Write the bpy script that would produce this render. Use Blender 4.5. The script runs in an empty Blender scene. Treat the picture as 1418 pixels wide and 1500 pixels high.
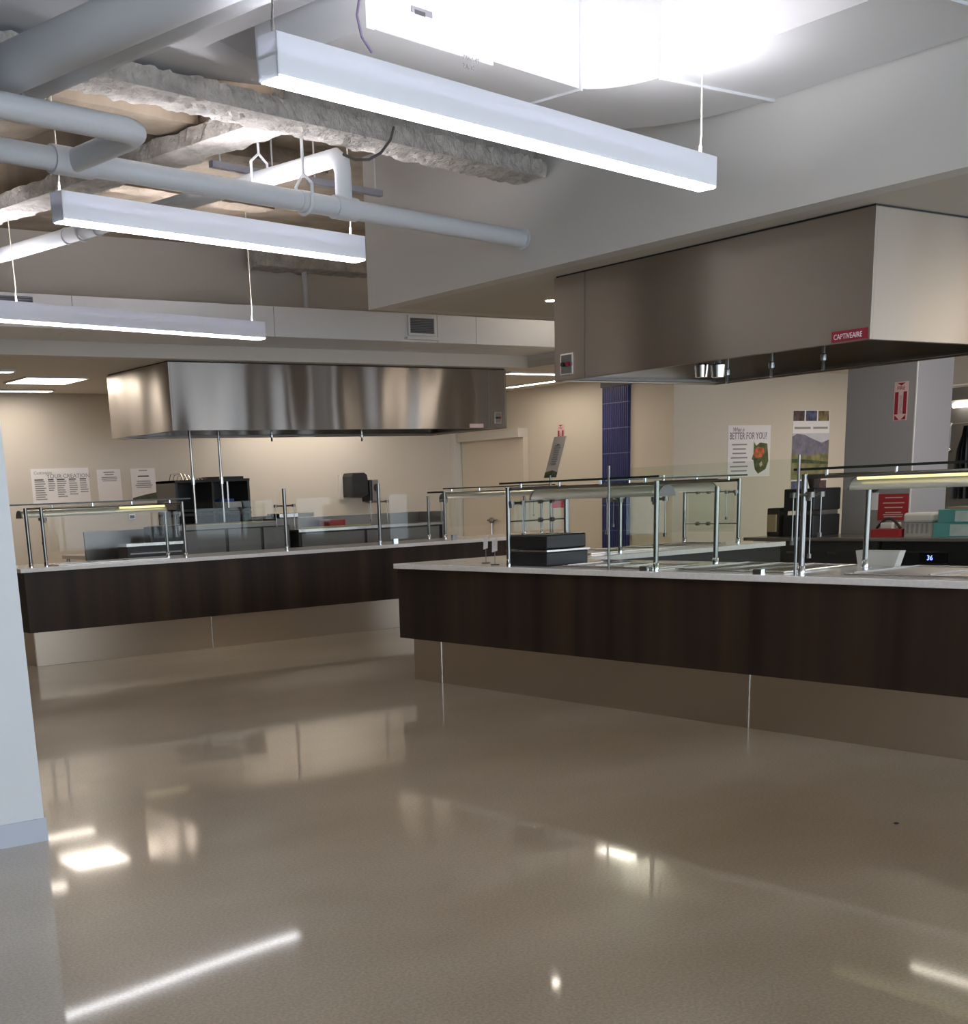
import bpy, bmesh, math, random
from mathutils import Vector, Matrix, noise
random.seed(7)
SC = bpy.context.scene
COL = SC.collection
# ------------------------------------------------------------------ camera
FPX, CXP, CYP, EYE = 1931.76, 573.63, 1235.36, 1.45
RIGHT = Vector((0.81545443, -0.57746323, -0.03962685))
DOWN = Vector((-0.17885155, -0.18626719, -0.96608315))
FWD = Vector((0.55049631, 0.79488411, -0.2551726))
cam_data = bpy.data.cameras.new('camera')
cam = bpy.data.objects.new('camera', cam_data)
COL.objects.link(cam)
cam.matrix_world = Matrix(((RIGHT.x, -DOWN.x, -FWD.x, 0), (RIGHT.y, -DOWN.y, -FWD.y, 0), (RIGHT.z, -DOWN.z, -FWD.z, EYE), (0, 0, 0, 1)))
cam_data.sensor_fit = 'HORIZONTAL'
cam_data.sensor_width = 36.0
cam_data.lens = FPX / 1418 * 36
cam_data.shift_x = (709 - CXP) / 1418
cam_data.shift_y = (CYP - 750) / 1418
cam_data.clip_start = 0.05
SC.camera = cam
# ------------------------------------------------------------------ world, exposure
w = bpy.data.worlds.new('world')
SC.world = w
w.use_nodes = True
w.node_tree.nodes['Background'].inputs[0].default_value = (0.74, 0.86, 1.0, 1)
w.node_tree.nodes['Background'].inputs[1].default_value = 1.9
SC.view_settings.view_transform = 'Standard'
SC.view_settings.look = 'None'
SC.view_settings.gamma = 1
SC.view_settings.use_curve_mapping = False
SC.view_settings.exposure = 1.2
SC.cycles.transparent_max_bounces = 32
E_PENDANT_UP, E_PENDANT_DOWN, E_TROFFER = 22.0, 5.5, 7.0
# ------------------------------------------------------------------ pixel helpers (direction only; distance from the plane touched)
def ray(x, y):
    return RIGHT * ((x - CXP) / FPX) + DOWN * ((y - CYP) / FPX) + FWD
def atp(x, y, P, n):
    d = ray(x, y); o = Vector((0, 0, EYE))
    return o + d * ((Vector(P) - o).dot(n) / d.dot(n))
def atx(x, y, X): return atp(x, y, (X, 0, 0), Vector((1, 0, 0)))
def aty(x, y, Y): return atp(x, y, (0, Y, 0), Vector((0, 1, 0)))
def atz(x, y, Z): return atp(x, y, (0, 0, Z), Vector((0, 0, 1)))
# ------------------------------------------------------------------ materials
MATS = {}
def mat(name, color=(.8, .8, .8), rough=.5, metal=0.0, emit=None, estr=0.0, var=0.0, vscale=4.0, vstretch=(1, 1, 1), bump=0.0, bscale=60.0, bstretch=(1, 1, 1), coat=0.0, rvar=0.0, spec=None, detail=4.0):
    m = bpy.data.materials.new(name); m.use_nodes = True
    nt = m.node_tree; N = nt.nodes; L = nt.links; b = N['Principled BSDF']
    b.inputs['Base Color'].default_value = (*color, 1); b.inputs['Roughness'].default_value = rough; b.inputs['Metallic'].default_value = metal
    if coat: b.inputs['Coat Weight'].default_value = coat; b.inputs['Coat Roughness'].default_value = .08
    if spec is not None: b.inputs['Specular IOR Level'].default_value = spec
    if emit: b.inputs['Emission Color'].default_value = (*emit, 1); b.inputs['Emission Strength'].default_value = estr
    if var or bump or rvar:
        tc = N.new('ShaderNodeNewGeometry')
        def nz(scale, stretch):
            mp = N.new('ShaderNodeMapping'); mp.inputs['Scale'].default_value = stretch
            L.new(tc.outputs['Position'], mp.inputs['Vector'])
            t = N.new('ShaderNodeTexNoise'); t.inputs['Scale'].default_value = scale; t.inputs['Detail'].default_value = detail
            L.new(mp.outputs['Vector'], t.inputs['Vector']); return t
        if var or rvar:
            t = nz(vscale, vstretch)
        if var:
            r = N.new('ShaderNodeValToRGB')
            r.color_ramp.elements[0].position = .3; r.color_ramp.elements[1].position = .7
            r.color_ramp.elements[0].color = (*[c * (1 - var) for c in color], 1); r.color_ramp.elements[1].color = (*[min(1, c * (1 + var)) for c in color], 1)
            L.new(t.outputs['Fac'], r.inputs['Fac']); L.new(r.outputs['Color'], b.inputs['Base Color'])
        if rvar:
            mr = N.new('ShaderNodeMapRange'); mr.inputs['From Min'].default_value = .3; mr.inputs['From Max'].default_value = .7
            mr.inputs['To Min'].default_value = max(0, rough - rvar); mr.inputs['To Max'].default_value = rough + rvar
            L.new(t.outputs['Fac'], mr.inputs['Value']); L.new(mr.outputs['Result'], b.inputs['Roughness'])
        if bump:
            t2 = nz(bscale, bstretch); bp = N.new('ShaderNodeBump'); bp.inputs['Strength'].default_value = bump; bp.inputs['Distance'].default_value = .02
            L.new(t2.outputs['Fac'], bp.inputs['Height']); L.new(bp.outputs['Normal'], b.inputs['Normal'])
    MATS[name] = m
    return m
def glass(name, tint, refl=.012):
    m = bpy.data.materials.new(name); m.use_nodes = True
    nt = m.node_tree; N = nt.nodes; L = nt.links
    N.remove(N['Principled BSDF']); out = N['Material Output']
    tr = N.new('ShaderNodeBsdfTransparent'); tr.inputs[0].default_value = (*tint, 1)
    gl = N.new('ShaderNodeBsdfGlossy'); gl.inputs['Roughness'].default_value = .02; gl.inputs[0].default_value = (1, 1, 1, 1)
    ge = N.new('ShaderNodeNewGeometry'); dt = N.new('ShaderNodeVectorMath'); dt.operation = 'DOT_PRODUCT'
    L.new(ge.outputs['Incoming'], dt.inputs[0]); L.new(ge.outputs['Normal'], dt.inputs[1])
    def mth(op, a, b=None):
        n = N.new('ShaderNodeMath'); n.operation = op
        for k, v in enumerate((a, b)):
            if v is None: continue
            if isinstance(v, float): n.inputs[k].default_value = v
            else: L.new(v, n.inputs[k])
        return n.outputs[0]
    sch = mth('POWER', mth('SUBTRACT', 1.0, mth('ABSOLUTE', dt.outputs['Value'])), 5.0)
    fac = mth('ADD', mth('MULTIPLY', sch, .9), refl)      # reflectance rises toward grazing angles
    mx = N.new('ShaderNodeMixShader')
    L.new(fac, mx.inputs[0]); L.new(tr.outputs[0], mx.inputs[1]); L.new(gl.outputs[0], mx.inputs[2]); L.new(mx.outputs[0], out.inputs[0])
    MATS[name] = m
def concrete_floor():
    m = mat('polished_concrete', (.27, .225, .17), .2)
    nt = m.node_tree; N = nt.nodes; L = nt.links; b = N['Principled BSDF']
    g = N.new('ShaderNodeNewGeometry')
    def nz(s, d=5, st=(1, 1, 1)):
        mp = N.new('ShaderNodeMapping'); mp.inputs['Scale'].default_value = st; L.new(g.outputs['Position'], mp.inputs['Vector'])
        t = N.new('ShaderNodeTexNoise'); t.inputs['Scale'].default_value = s; t.inputs['Detail'].default_value = d; L.new(mp.outputs['Vector'], t.inputs['Vector']); return t
    a = nz(.55, 6, (1, 1.8, 1)); c = nz(90, 3); d = nz(260, 2)
    r = N.new('ShaderNodeValToRGB'); r.color_ramp.elements[0].position = .3; r.color_ramp.elements[1].position = .72
    r.color_ramp.elements[0].color = (.40, .305, .20, 1); r.color_ramp.elements[1].color = (.57, .475, .355, 1)
    L.new(a.outputs['Fac'], r.inputs['Fac'])
    r2 = N.new('ShaderNodeValToRGB'); r2.color_ramp.elements[0].position = .35; r2.color_ramp.elements[1].position = .68
    r2.color_ramp.elements[0].color = (.80, .80, .80, 1); r2.color_ramp.elements[1].color = (1.1, 1.1, 1.1, 1)
    L.new(c.outputs['Fac'], r2.inputs['Fac'])
    mx = N.new('ShaderNodeMix'); mx.data_type = 'RGBA'; mx.blend_type = 'MULTIPLY'; mx.inputs['Factor'].default_value = 1
    L.new(r.outputs['Color'], mx.inputs['A']); L.new(r2.outputs['Color'], mx.inputs['B'])
    L.new(mx.outputs['Result'], b.inputs['Base Color'])
    mr = N.new('ShaderNodeMapRange'); mr.inputs['From Min'].default_value = .1; mr.inputs['From Max'].default_value = .9; mr.inputs['To Min'].default_value = .26; mr.inputs['To Max'].default_value = .36
    L.new(a.outputs['Fac'], mr.inputs['Value']); L.new(mr.outputs['Result'], b.inputs['Roughness'])
    wv = nz(1.6, 0); bp = N.new('ShaderNodeBump'); bp.inputs['Strength'].default_value = .04; bp.inputs['Distance'].default_value = .02
    b.inputs['Coat Weight'].default_value = .65; b.inputs['Coat Roughness'].default_value = .055; b.inputs['Coat IOR'].default_value = 1.6
    L.new(bp.outputs['Normal'], b.inputs['Coat Normal'])
    L.new(wv.outputs['Fac'], bp.inputs['Height']); L.new(bp.outputs['Normal'], b.inputs['Normal'])
def laminate():
    m = mat('dark_laminate', (.03, .02, .015), .45, spec=.3)
    nt = m.node_tree; N = nt.nodes; L = nt.links; b = N['Principled BSDF']
    g = N.new('ShaderNodeNewGeometry')
    mp = N.new('ShaderNodeMapping'); mp.inputs['Scale'].default_value = (1, 1, .03); L.new(g.outputs['Position'], mp.inputs['Vector'])
    t = N.new('ShaderNodeTexNoise'); t.inputs['Scale'].default_value = 4.2; t.inputs['Detail'].default_value = 5; L.new(mp.outputs['Vector'], t.inputs['Vector'])
    r = N.new('ShaderNodeValToRGB'); r.color_ramp.elements[0].position = .32; r.color_ramp.elements[1].position = .75
    r.color_ramp.elements[0].color = (.014, .009, .008, 1); r.color_ramp.elements[1].color = (.062, .036, .020, 1)
    L.new(t.outputs['Fac'], r.inputs['Fac']); L.new(r.outputs['Color'], b.inputs['Base Color'])
concrete_floor(); laminate()
mat('paint_white', (.74, .76, .78), .55, bump=.03, bscale=120)
mat('paint_soffit', (.68, .665, .635), .6, bump=.03, bscale=120)
mat('paint_cream', (.68, .61, .51), .6, bump=.03, bscale=120)
mat('paint_beige', (.66, .61, .545), .6, bump=.03, bscale=120)
mat('paint_grey', (.33, .32, .32), .5, bump=.03, bscale=120)
mat('paint_greylight', (.34, .31, .31), .5, bump=.03, bscale=120)
mat('ceiling_paint', (.62, .58, .52), .7)
mat('baseboard_vinyl', (.56, .60, .68), .4)
mat('deck', (.33, .27, .205), .85, var=.35, vscale=1.6, vstretch=(1.5, 1.5, .35), bump=.35, bscale=22)
mat('fireproofing', (.50, .47, .43), .95, var=.25, vscale=9, bump=1.0, bscale=38)
mat('duct_white', (.78, .79, .81), .45, bump=.04, bscale=6)
mat('wrap_white', (.70, .71, .74), .6, bump=.35, bscale=5)
mat('pipe_white', (.66, .68, .71), .42, bump=.08, bscale=40)
mat('lamp_body', (.86, .87, .90), .4)
def glow_body():     # white acrylic housing: a little of the lamp inside comes through
    m = MATS['lamp_body']; N = m.node_tree.nodes; L = m.node_tree.links
    t = N.new('ShaderNodeBsdfTranslucent'); t.inputs[0].default_value = (.8, .84, 1, 1); mx = N.new('ShaderNodeMixShader'); mx.inputs[0].default_value = .04
    L.new(N['Principled BSDF'].outputs[0], mx.inputs[1]); L.new(t.outputs[0], mx.inputs[2]); L.new(mx.outputs[0], N['Material Output'].inputs[0])
glow_body()
mat('lamp_housing', (.60, .575, .52), .3, .55)
mat('lamp_down', (1, 1, 1), .4, emit=(.95, .96, 1.0), estr=E_PENDANT_DOWN)
mat('lamp_up', (1, 1, 1), .4, emit=(.97, .95, 1.0), estr=E_PENDANT_UP)
mat('troffer_warm', (1, 1, 1), .4, emit=(1.0, .89, .76), estr=E_TROFFER)
mat('downlight', (1, 1, 1), .4, emit=(1.0, .9, .78), estr=20)
mat('steel_hood', (.40, .345, .29), .34, 1.0, bump=.9, bscale=1.5, bstretch=(1, 1, .5), detail=0.0)
def brushed(m):      # horizontal brushing: reflections spread up and down
    N = m.node_tree.nodes; L = m.node_tree.links; b = N['Principled BSDF']
    t = N.new('ShaderNodeTangent'); t.direction_type = 'RADIAL'; t.axis = 'Z'
    b.inputs['Anisotropic'].default_value = .85; b.inputs['Anisotropic Rotation'].default_value = .25; L.new(t.outputs[0], b.inputs['Tangent'])
brushed(MATS['steel_hood'])
mat('steel_wavy', (.30, .27, .245), .26, 1.0, bump=1.0, bscale=2.0, bstretch=(1, 1, .4), detail=0.0)
brushed(MATS['steel_wavy'])
for n_ in MATS['steel_wavy'].node_tree.nodes:
    if n_.type == 'BUMP': n_.inputs['Distance'].default_value = .06
mat('steel', (.58, .55, .52), .25, 1.0, bump=.04, bscale=3)
mat('steel_base', (.62, .54, .45), .3, 1.0, bump=.1, bscale=1.5, detail=0.0)
mat('steel_dark', (.25, .235, .22), .4, 1.0)
mat('steel_grey', (.21, .20, .19), .45, .35, var=.08, vscale=3)
mat('chrome', (.72, .74, .75), .15, 1.0)
mat('post_steel', (.27, .265, .25), .28, 1.0)
mat('quartz', (.88, .86, .83), .12, var=.05, vscale=40)
mat('black', (.014, .014, .015), .4)
mat('black_gloss', (.01, .01, .012), .12)
mat('rubber', (.03, .03, .03), .6)
mat('dark_brown', (.045, .032, .024), .5)
mat('charcoal', (.05, .045, .042), .45)
mat('red', (.42, .03, .035), .45)
mat('red_print', (.30, .012, .03), .5)
mat('pale_pink', (.72, .52, .50), .5)
mat('paper', (.88, .85, .86), .55)
mat('paper_grey', (.52, .50, .47), .5)
mat('ink', (.09, .09, .10), .6)
mat('ink_soft', (.30, .29, .30), .6)
mat('ink_purple', (.16, .13, .22), .6)
mat('mountain', (.20, .19, .25), .6, var=.3, vscale=9)
mat('sky_print', (.62, .62, .68), .6, var=.08, vscale=5)
mat('meadow', (.23, .22, .10), .6, var=.45, vscale=9)
mat('forest', (.08, .10, .05), .6, var=.5, vscale=14)
mat('photo_a', (.10, .06, .06), .6, var=.7, vscale=14)
mat('photo_b', (.10, .11, .20), .6, var=.7, vscale=14)
mat('photo_c', (.20, .15, .07), .6, var=.7, vscale=14)
mat('orange_print', (.55, .14, .05), .6, var=.5, vscale=14)
mat('green_print', (.10, .13, .04), .6, var=.5, vscale=14)
mat('cream_print', (.62, .52, .40), .6)
mat('blue_tile', (.030, .037, .17), .30, var=.22, vscale=9, vstretch=(1, 1, .25))
mat('blue_line', (.16, .17, .36), .35)
mat('slate', (.11, .115, .14), .5)
mat('plastic_black', (.018, .018, .02), .28)
mat('plastic_grey', (.20, .19, .19), .35)
mat('plastic_white', (.70, .68, .64), .4)
mat('teal', (.10, .33, .32), .5, var=.1, vscale=8)
mat('teal_pale', (.48, .58, .57), .5, var=.1, vscale=12)
mat('cardboard', (.30, .22, .14), .8)
mat('blue_plastic', (.06, .16, .5), .4)
mat('heat_tube', (1, .9, .5), .4, emit=(1.0, .9, .45), estr=.4)
mat('painted_lit_gold', (.45, .40, .20), .4)  # gold colour standing in for yellow light along the cabinet edges
mat('tube_white', (1, .95, .85), .4, emit=(1.0, .93, .8), estr=3.0)
mat('led_blue', (.2, .25, 1), .4, emit=(.15, .2, 1.0), estr=2.2)
mat('vent_dark', (.10, .11, .13), .5)
mat('cable', (.12, .11, .11), .5)
mat('cable_pale', (.66, .62, .52), .5)
mat('wood_rim', (.34, .26, .20), .3)
mat('glass_edge', (.02, .026, .022), .25)
mat('bamboo', (.50, .38, .22), .5)
mat('label_grey', (.30, .30, .34), .5)
glass('glass', (.975, .985, .975)); glass('glass_tint', (.93, .965, .935))
# ------------------------------------------------------------------ mesh builder
class MB:
    def __init__(s): s.v = []; s.f = []
    def add(s, vs, fs):
        k = len(s.v); s.v += [Vector(v) for v in vs]; s.f += [tuple(i + k for i in f) for f in fs]; return s
    def box(s, x0, x1, y0, y1, z0, z1):
        x0, x1 = sorted((x0, x1)); y0, y1 = sorted((y0, y1)); z0, z1 = sorted((z0, z1))
        return s.add([(x, y, z) for z in (z0, z1) for y in (y0, y1) for x in (x0, x1)],
                     [(0, 2, 3, 1), (4, 5, 7, 6), (0, 1, 5, 4), (2, 6, 7, 3), (0, 4, 6, 2), (1, 3, 7, 5)])
    def obox(s, o, a, b, c):   # corner and three edge vectors
        o, a, b, c = map(Vector, (o, a, b, c))
        if a.cross(b).dot(c) < 0: o = o + a; a = -a
        P = [o + a * i + b * j + c * k for k in (0, 1) for j in (0, 1) for i in (0, 1)]
        return s.add(P, [(0, 2, 3, 1), (4, 5, 7, 6), (0, 1, 5, 4), (2, 6, 7, 3), (0, 4, 6, 2), (1, 3, 7, 5)])
    def tube(s, pts, r, n=10, caps=True):
        pts = [Vector(p) for p in pts]; rings = []
        rr = r if isinstance(r, (list, tuple)) else [r] * len(pts)
        ref = None
        for i, p in enumerate(pts):
            if i == 0: d = pts[1] - p
            elif i == len(pts) - 1: d = p - pts[i - 1]
            else: d = (pts[i + 1] - p).normalized() + (p - pts[i - 1]).normalized()
            d.normalize()
            if ref is None:
                ref = Vector((0, 0, 1)) if abs(d.z) < .9 else Vector((1, 0, 0))
            u = d.cross(ref).normalized(); v = d.cross(u).normalized(); ref = u.cross(d)
            rings.append([p + (u * math.cos(2 * math.pi * k / n) + v * math.sin(2 * math.pi * k / n)) * rr[i] for k in range(n)])
        base = len(s.v); s.v += [q for R_ in rings for q in R_]
        for i in range(len(pts) - 1):
            for k in range(n):
                a = base + i * n + k; b = base + i * n + (k + 1) % n
                s.f.append((a, a + n, b + n, b))
        if caps:
            s.f.append(tuple(base + k for k in range(n))); s.f.append(tuple(base + (len(pts) - 1) * n + k for k in reversed(range(n))))
        return s
    def prism(s, poly, z0, z1):
        n = len(poly); area = sum(poly[i][0] * poly[(i + 1) % n][1] - poly[(i + 1) % n][0] * poly[i][1] for i in range(n))
        if area < 0: poly = poly[::-1]
        return s.add([(x, y, z0) for x, y in poly] + [(x, y, z1) for x, y in poly],
                     [tuple(reversed(range(n))), tuple(range(n, 2 * n))] + [(i, (i + 1) % n, n + (i + 1) % n, n + i) for i in range(n)])
    def extr(s, poly, vec):     # 3-d planar polygon extruded by vec
        poly = [Vector(p) for p in poly]; vec = Vector(vec); n = len(poly)
        nn = Vector((0, 0, 0))
        for i in range(n): nn += poly[i].cross(poly[(i + 1) % n])
        if nn.dot(vec) < 0: poly = poly[::-1]
        return s.add(poly + [p + vec for p in poly], [tuple(reversed(range(n))), tuple(range(n, 2 * n))] + [(i, (i + 1) % n, n + (i + 1) % n, n + i) for i in range(n)])
    def ball(s, c, r, n=10, m=6, sc=(1, 1, 1)):
        c = Vector(c); vs = []; fs = []
        for j in range(m + 1):
            t = math.pi * j / m
            for k in range(n):
                p = 2 * math.pi * k / n
                vs.append(c + Vector((r * sc[0] * math.sin(t) * math.cos(p), r * sc[1] * math.sin(t) * math.sin(p), r * sc[2] * math.cos(t))))
        for j in range(m):
            for k in range(n):
                fs.append((j * n + k, (j + 1) * n + k, (j + 1) * n + (k + 1) % n, j * n + (k + 1) % n))
        return s.add(vs, fs)
    def build(s, name, m, parent=None, smooth=False, bevel=0.0, seg=2):
        off = WL(parent) if parent is not None else None
        me = bpy.data.meshes.new(name)
        if off is None:
            xs = [v.x for v in s.v]; ys = [v.y for v in s.v]; zs = [v.z for v in s.v]
            off = Vector(((min(xs) + max(xs)) / 2, (min(ys) + max(ys)) / 2, min(zs))); o_loc = off
        else: o_loc = Vector((0, 0, 0))
        me.from_pydata([tuple(v - off) for v in s.v], [], s.f); me.update()
        if smooth: me.shade_smooth()
        me.materials.append(MATS[m])
        o = bpy.data.objects.new(name, me); COL.objects.link(o); o.location = o_loc
        if parent is not None: o.parent = parent
        if bevel:
            bv = o.modifiers.new('bevel', 'BEVEL'); bv.width = bevel; bv.segments = seg; bv.limit_method = 'ANGLE'; bv.angle_limit = math.radians(50)
        if smooth:
            try: me.set_sharp_from_angle(angle=math.radians(40))
            except Exception: pass
        return o
def WL(o):
    v = Vector((0, 0, 0))
    while o is not None: v += o.location; o = o.parent
    return v
def tag(o, label, cat, group=None):
    o['label'] = label; o['category'] = cat
    if group: o['group'] = group
    return o
def thing(name, label, cat, loc, group=None):
    o = bpy.data.objects.new(name, None); COL.objects.link(o); o.location = loc; o.empty_display_size = .1
    return tag(o, label, cat, group)
def struct(o, label=None):
    o['kind'] = 'structure'
    if label: o['label'] = label
    return o
def lab(o, label): o['label'] = label; return o
class PL:     # a plane to print on: origin, right, up; normal faces the viewer
    def __init__(s, o, r, u): s.o = Vector(o); s.r = Vector(r).normalized(); s.u = Vector(u).normalized(); s.n = s.r.cross(s.u)
    def p(s, a, b, c=0): return s.o + s.r * a + s.u * b + s.n * c
    def q(s, mb, a0, a1, b0, b1, c0=0.0, c1=.002): return mb.obox(s.p(a0, b0, c0), s.r * (a1 - a0), s.u * (b1 - b0), s.n * (c1 - c0))
    def poly(s, mb, pts, c0, c1): return mb.extr([s.p(a, b, c0) for a, b in pts], s.n * (c1 - c0))
def text(body, pl, a, b, size, m, parent, name='lettering', c=.003, align='LEFT', wscale=1.0, shear=0.0):
    cu = bpy.data.curves.new('t', 'FONT'); cu.body = body; cu.size = size; cu.align_x = align; cu.extrude = .0006; cu.shear = shear
    cu.resolution_u = 2
    ob = bpy.data.objects.new('t', cu); COL.objects.link(ob)
    dg = bpy.context.evaluated_depsgraph_get(); me0 = bpy.data.meshes.new_from_object(ob.evaluated_get(dg))
    mb = MB()
    mb.add([pl.p(a + v.co.x * wscale, b + v.co.y, c + v.co.z) for v in me0.vertices], [tuple(p.vertices) for p in me0.polygons])
    bpy.data.objects.remove(ob); bpy.data.curves.remove(cu); bpy.data.meshes.remove(me0)
    return mb.build(name, m, parent)
G = 0.191885
CD = Vector((math.cos(G), math.sin(G), 0)); CN = Vector((-math.sin(G), math.cos(G), 0)); UP = Vector((0, 0, 1))
C = .925; CE = 2.915; DECK = 4.05
# ================================================================== SETTING
def sbox(name, m, x0, x1, y0, y1, z0, z1, label=None):
    return struct(MB().box(x0, x1, y0, y1, z0, z1).build(name, m), label)
sbox('floor', 'polished_concrete', -7, 22, -5, 17.6, -.12, 0, 'polished brown-grey concrete floor')
struct(MB().box(-7, 2.018, 5.66, 5.80, 0, DECK).build('wall_left', 'paint_white'), 'white painted partition wall at the left')
sbox('baseboard_left', 'baseboard_vinyl', -7, 2.024, 5.648, 5.66, 0, .105, 'pale blue-grey baseboard on the white partition')
sbox('wall_back', 'paint_beige', -7, 14.35, 17.47, 17.62, 0, DECK, 'beige wall behind the left kitchen line')
sbox('wall_right', 'paint_cream', 13.80, 13.95, 12.90, 17.47, 0, CE, 'pale wall carrying the blue ribbed panel')
sbox('wall_kitchen', 'paint_cream', 13.95, 22, 12.90, 13.05, 0, CE, 'cream wall with the two posters')
sbox('wall_end', 'paint_cream', 22, 22.15, -5, 13.05, 0, DECK)
sbox('wall_side', 'paint_white', -7.15, -7, -5, 17.6, 0, DECK)
wf = sbox('wall_front', 'paint_white', -7, 22, -5.15, -5, 3.1, DECK)
wm = MB()
wnd = struct(MB().box(-7, 22, -5.1, -5.04, 3.04, 3.1).build('window_1', 'steel_dark'), 'glazed front of the room behind the viewer')
for i in range(12):
    x = -7 + i * 29 / 11
    MB().box(x - .03, x + .03, -5.1, -5.04, 0, 3.04).build('mullion', 'steel_dark', wnd)
# exposed deck and lower ceilings
sbox('ceiling', 'deck', -7, 6.7, -5, 13.35, DECK, DECK + .1, 'exposed brown concrete deck above the pipes')
sbox('ceiling', 'deck', 6.7, 11.5, 9.475, 13.35, DECK, DECK + .1)
rc = MB().prism([(6.70, -5), (22, -5), (22, 13.2), (11.5, 13.2), (11.5, 9.325), (6.70, 9.325)], CE, CE + .08)
struct(rc.build('ceiling', 'ceiling_paint'), 'flat lower ceiling over the right kitchen')
sbox('ceiling', 'ceiling_paint', -7, 14.35, 13.35, 17.47, CE, CE + .08, 'flat lower ceiling over the left kitchen')
sbox('wall_soffit_right', 'paint_soffit', 6.55, 6.70, -5, 9.475, CE + .0, DECK, 'tall painted soffit face above the right hood')
sbox('wall_soffit_right', 'paint_soffit', 6.70, 11.5, 9.325, 9.475, CE, DECK)
sbox('wall_soffit_right', 'paint_soffit', 11.5, 11.65, 9.325, 13.2, CE + .08, DECK)
sbox('wall_soffit_back', 'paint_beige', -7, 14.35, 13.2, 13.35, CE, DECK, 'painted soffit face above the left hood')
# inside-corner strip and low bulkhead on the far wall
sbox('trim_1', 'paint_soffit', 13.55, 13.80, 17.36, 17.47, 0, CE, 'pale vertical strip in the far corner')
bk = struct(MB().box(13.70, 13.80, 15.85, 17.35, 0, 2.22).build('wall_bulkhead', 'paint_cream'), 'shallow projecting panel in the far corner')
MB().box(13.60, 13.80, 15.85, 17.35, 2.22, 2.35).build('header', 'ceiling_paint', bk)
# pillar
pil = struct(MB().box(11.0, 11.545, 7.394, 8.114, 0, CE).build('pillar', 'paint_grey'), 'grey square pillar behind the right counter')
MB().box(11.003, 11.55, 7.388, 7.394, 0, CE).build('corner_face', 'paint_greylight', pil)
MB().box(10.994, 11.006, 7.384, 7.396, 0, CE).build('corner_bead', 'paint_soffit', pil)
# ================================================================== COUNTERS
def steel_panels(root, axis, const, depth, cuts, z0, z1):
    for a, b in zip(cuts[:-1], cuts[1:]):
        mb = MB()
        if axis == 'y': mb.box(const, const + depth, a + .004, b - .004, z0, z1)
        else: mb.box(a + .004, b - .004, const, const + depth, z0, z1)
        mb.build('steel_base_panel', 'steel_base', root, bevel=.002)
    for a in cuts[1:-1]:
        mb = MB()
        if axis == 'y': mb.box(const - .004, const + .01, a - .0045, a + .0045, z0, z1)
        else: mb.box(a - .0045, a + .0045, const - .004, const + .01, z0, z1)
        mb.build('seam_strip', 'chrome', root)
rcn = thing('serving_counter', 'L-shaped dark wood serving counter in front, white top and steel kick base', 'counter', (6.6, 5, 0))
MB().prism([(6.133, .6), (7.08, .6), (7.08, 7.62), (9.573, 7.62), (9.573, 8.676), (6.133, 8.676)], C - .038, C).build('countertop', 'quartz', rcn, bevel=.004)
MB().box(6.163, 6.185, .62, 8.66, .345, C - .038).build('front_panel', 'dark_laminate', rcn)
MB().box(6.185, 9.54, 8.64, 8.66, .345, C - .038).build('end_panel', 'dark_laminate', rcn)
MB().box(7.05, 9.54, 7.65, 7.67, .10, C - .038).build('inner_panel', 'charcoal', rcn)
MB().prism([(6.30, .62), (7.05, .62), (7.05, 7.67), (9.5, 7.67), (9.5, 8.60), (6.30, 8.60)], .02, C - .04).build('carcass', 'charcoal', rcn)
steel_panels(rcn, 'y', 6.285, .014, [.62, 2.19, 5.236, 8.283, 8.648], 0, .345)
MB().box(6.30, 9.5, 8.61, 8.648, 0, .345).build('steel_base_panel', 'steel_base', rcn)
lcn = thing('serving_counter', 'long dark wood serving counter along the far left kitchen line', 'counter', (7.9, 12.6, 0))
MB().box(4.36, 11.42, 12.13, 13.03, C - .038, C).build('countertop', 'quartz', lcn, bevel=.004)
MB().box(4.40, 11.29, 12.16, 12.18, .33, C - .038).build('front_panel', 'dark_laminate', lcn)
MB().box(4.40, 4.42, 12.18, 13.0, .33, C - .038).build('end_panel', 'dark_laminate', lcn)
MB().box(4.50, 11.20, 12.29, 12.98, .02, C - .04).build('carcass', 'charcoal', lcn)
steel_panels(lcn, 'x', 12.265, .014, [4.474, 6.36, 9.41, 11.22], 0, .33)
MB().box(4.474, 4.488, 12.28, 12.95, 0, .33).build('steel_base_panel', 'steel_base', lcn)
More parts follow.
